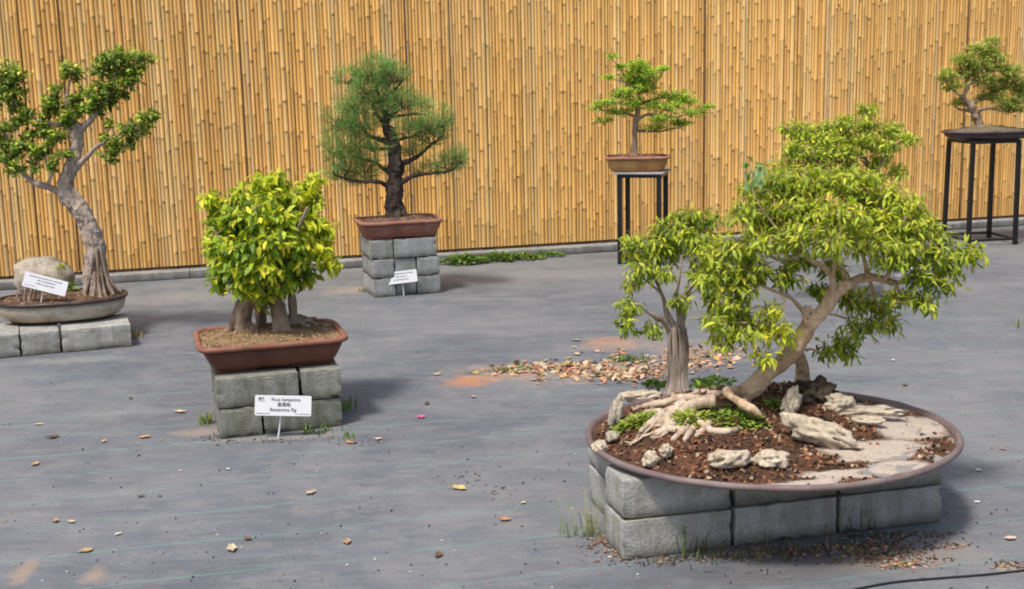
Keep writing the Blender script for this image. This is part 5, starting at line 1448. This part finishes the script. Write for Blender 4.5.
mb = MB()
def grain(mb, p, s, col, r):
    V, F = ICO[1]
    k = np.array([r.uniform(.6, 1.2), r.uniform(.6, 1.2), r.uniform(.4, .8)]) * s
    V = V * (1 + .25 * np.array([[r.uniform(-1, 1)] for _ in range(len(V))])) * k
    V[:, 2] = np.maximum(V[:, 2], -k[2] * .3)
    mb.add(V + np.array((p[0], p[1], .0015 + k[2] * .3)), F, col)
for _ in range(560):      # loose specks all over the mat
    px, py = r.uniform(0, 1024), r.uniform(300, 589)
    if r.random() < .35: py = r.uniform(450, 589)
    g = at_z(px, py)
    dk = r.random()
    col = (.035, .033, .035) if dk < .55 else ((.5, .48, .45) if dk < .75 else (.34, .22, .14))
    grain(mb, g, r.uniform(.0016, .0056), np.array(col) * r.uniform(.7, 1.2), r)
for (px, py, sx, sy, n) in ((880, 548, .12, .05, 240), (900, 562, .12, .03, 200), (850, 552, .14, .04, 160), (950, 545, .06, .02, 40), (750, 556, .34, .025, 420), (820, 548, .3, .02, 300), (900, 536, .16, .02, 200), (660, 562, .14, .02, 120), (620, 548, .06, .03, 60), (270, 441, .25, .02, 70), (215, 438, .04, .03, 40), (1005, 565, .05, .02, 40), (595, 545, .05, .04, 60), (470, 478, .12, .05, 30), (500, 490, .1, .05, 25), (360, 442, .1, .03, 30)):
    g = at_z(px, py)
    for _ in range(n):
        col = r.choice([(.10, .06, .04), (.05, .04, .035), (.20, .13, .085), (.34, .28, .22), (.16, .09, .055), (.07, .05, .035)])
        grain(mb, (g.x + r.gauss(0, sx * .7), g.y + r.gauss(0, sy), 0), r.uniform(.002, .0065), np.array(col) * r.uniform(.7, 1.2), r)
tag(mb.build('grit', M['pebble'], smooth=False), kind='stuff')
mb = MB()
for (px, py, sx, sy, n) in ((890, 558, .10, .03, 70), (620, 553, .07, .02, 50), (608, 542, .03, .05, 40), (860, 548, .12, .02, 70), (908, 566, .07, .015, 70), (1008, 566, .04, .012, 25), (950, 548, .04, .01, 16)):
    g = at_z(px, py)
    for _ in range(n):
        bit(mb, (g.x + r.gauss(0, sx * .7), g.y + r.gauss(0, sy), r.uniform(.002, .006)), r.uniform(.007, .022), [c * r.uniform(.5, 1.1) for c in r.choice(lc)], r)
tag(mb.build('soil_litter', M['dry'], smooth=False), kind='stuff')

# irrigation tube
mb = MB()
pts = [at_z(px, py) + Vector((0, 0, .005)) for px, py in ((840, 594), (890, 584), (940, 579.5), (985, 576), (1030, 571), (1090, 566))]
tube(mb, pts, [.0035] * len(pts), 8, .05)
tag(mb.build('irrigation_tube', M['hose']), 'thin black irrigation tube lying across the mat before the big planter', 'tube')

# ------------------------------------------------------------------ light, sky, camera
SUN = Vector((-.27, -.36, .90)).normalized()
el = math.asin(SUN.z); az = math.atan2(SUN.x, SUN.y)
w = bpy.data.worlds.new('World'); SC.world = w; w.use_nodes = True
nt = w.node_tree; nt.nodes.clear()
sky = nt.nodes.new('ShaderNodeTexSky'); sky.sky_type = 'NISHITA'; sky.sun_disc = False
sky.sun_elevation = el; sky.sun_rotation = az; sky.air_density = 1.0; sky.dust_density = 4.0; sky.ozone_density = 1.0
bg = nt.nodes.new('ShaderNodeBackground'); bg.inputs[1].default_value = .15
wo = nt.nodes.new('ShaderNodeOutputWorld')
nt.links.new(sky.outputs[0], bg.inputs[0]); nt.links.new(bg.outputs[0], wo.inputs[0])
sl = bpy.data.lights.new('sun', 'SUN'); sl.energy = 3.35; sl.angle = math.radians(9); sl.color = (1.0, .96, .89)
so = bpy.data.objects.new('sun', sl); C.objects.link(so)
so.rotation_euler = SUN.to_track_quat('Z', 'Y').to_euler(); so.location = SUN * 20

cam = bpy.data.cameras.new('camera'); co = bpy.data.objects.new('camera', cam); C.objects.link(co)
cam.sensor_width = 36.0; cam.lens = FPX / 1024.0 * 36.0; cam.clip_end = 600; cam.clip_start = .05
from mathutils import Matrix
fwd = Vector((0, math.cos(PITCH), -math.sin(PITCH)))
up0 = Vector((0, math.sin(PITCH), math.cos(PITCH))); rt0 = Vector((1, 0, 0))
c, s = math.cos(ROLL), math.sin(ROLL)
# image x axis in world, image up axis in world
rt = rt0 * c - up0 * s
up = rt0 * s + up0 * c
co.matrix_world = Matrix(((rt.x, up.x, -fwd.x, 0), (rt.y, up.y, -fwd.y, 0), (rt.z, up.z, -fwd.z, CAM_H), (0, 0, 0, 1)))
SC.camera = co
SC.view_settings.view_transform = 'Standard'; SC.view_settings.look = 'None'
SC.view_settings.exposure = 0; SC.view_settings.gamma = 1
SC.render.film_transparent = False
SC.cycles.filter_width = 1.9
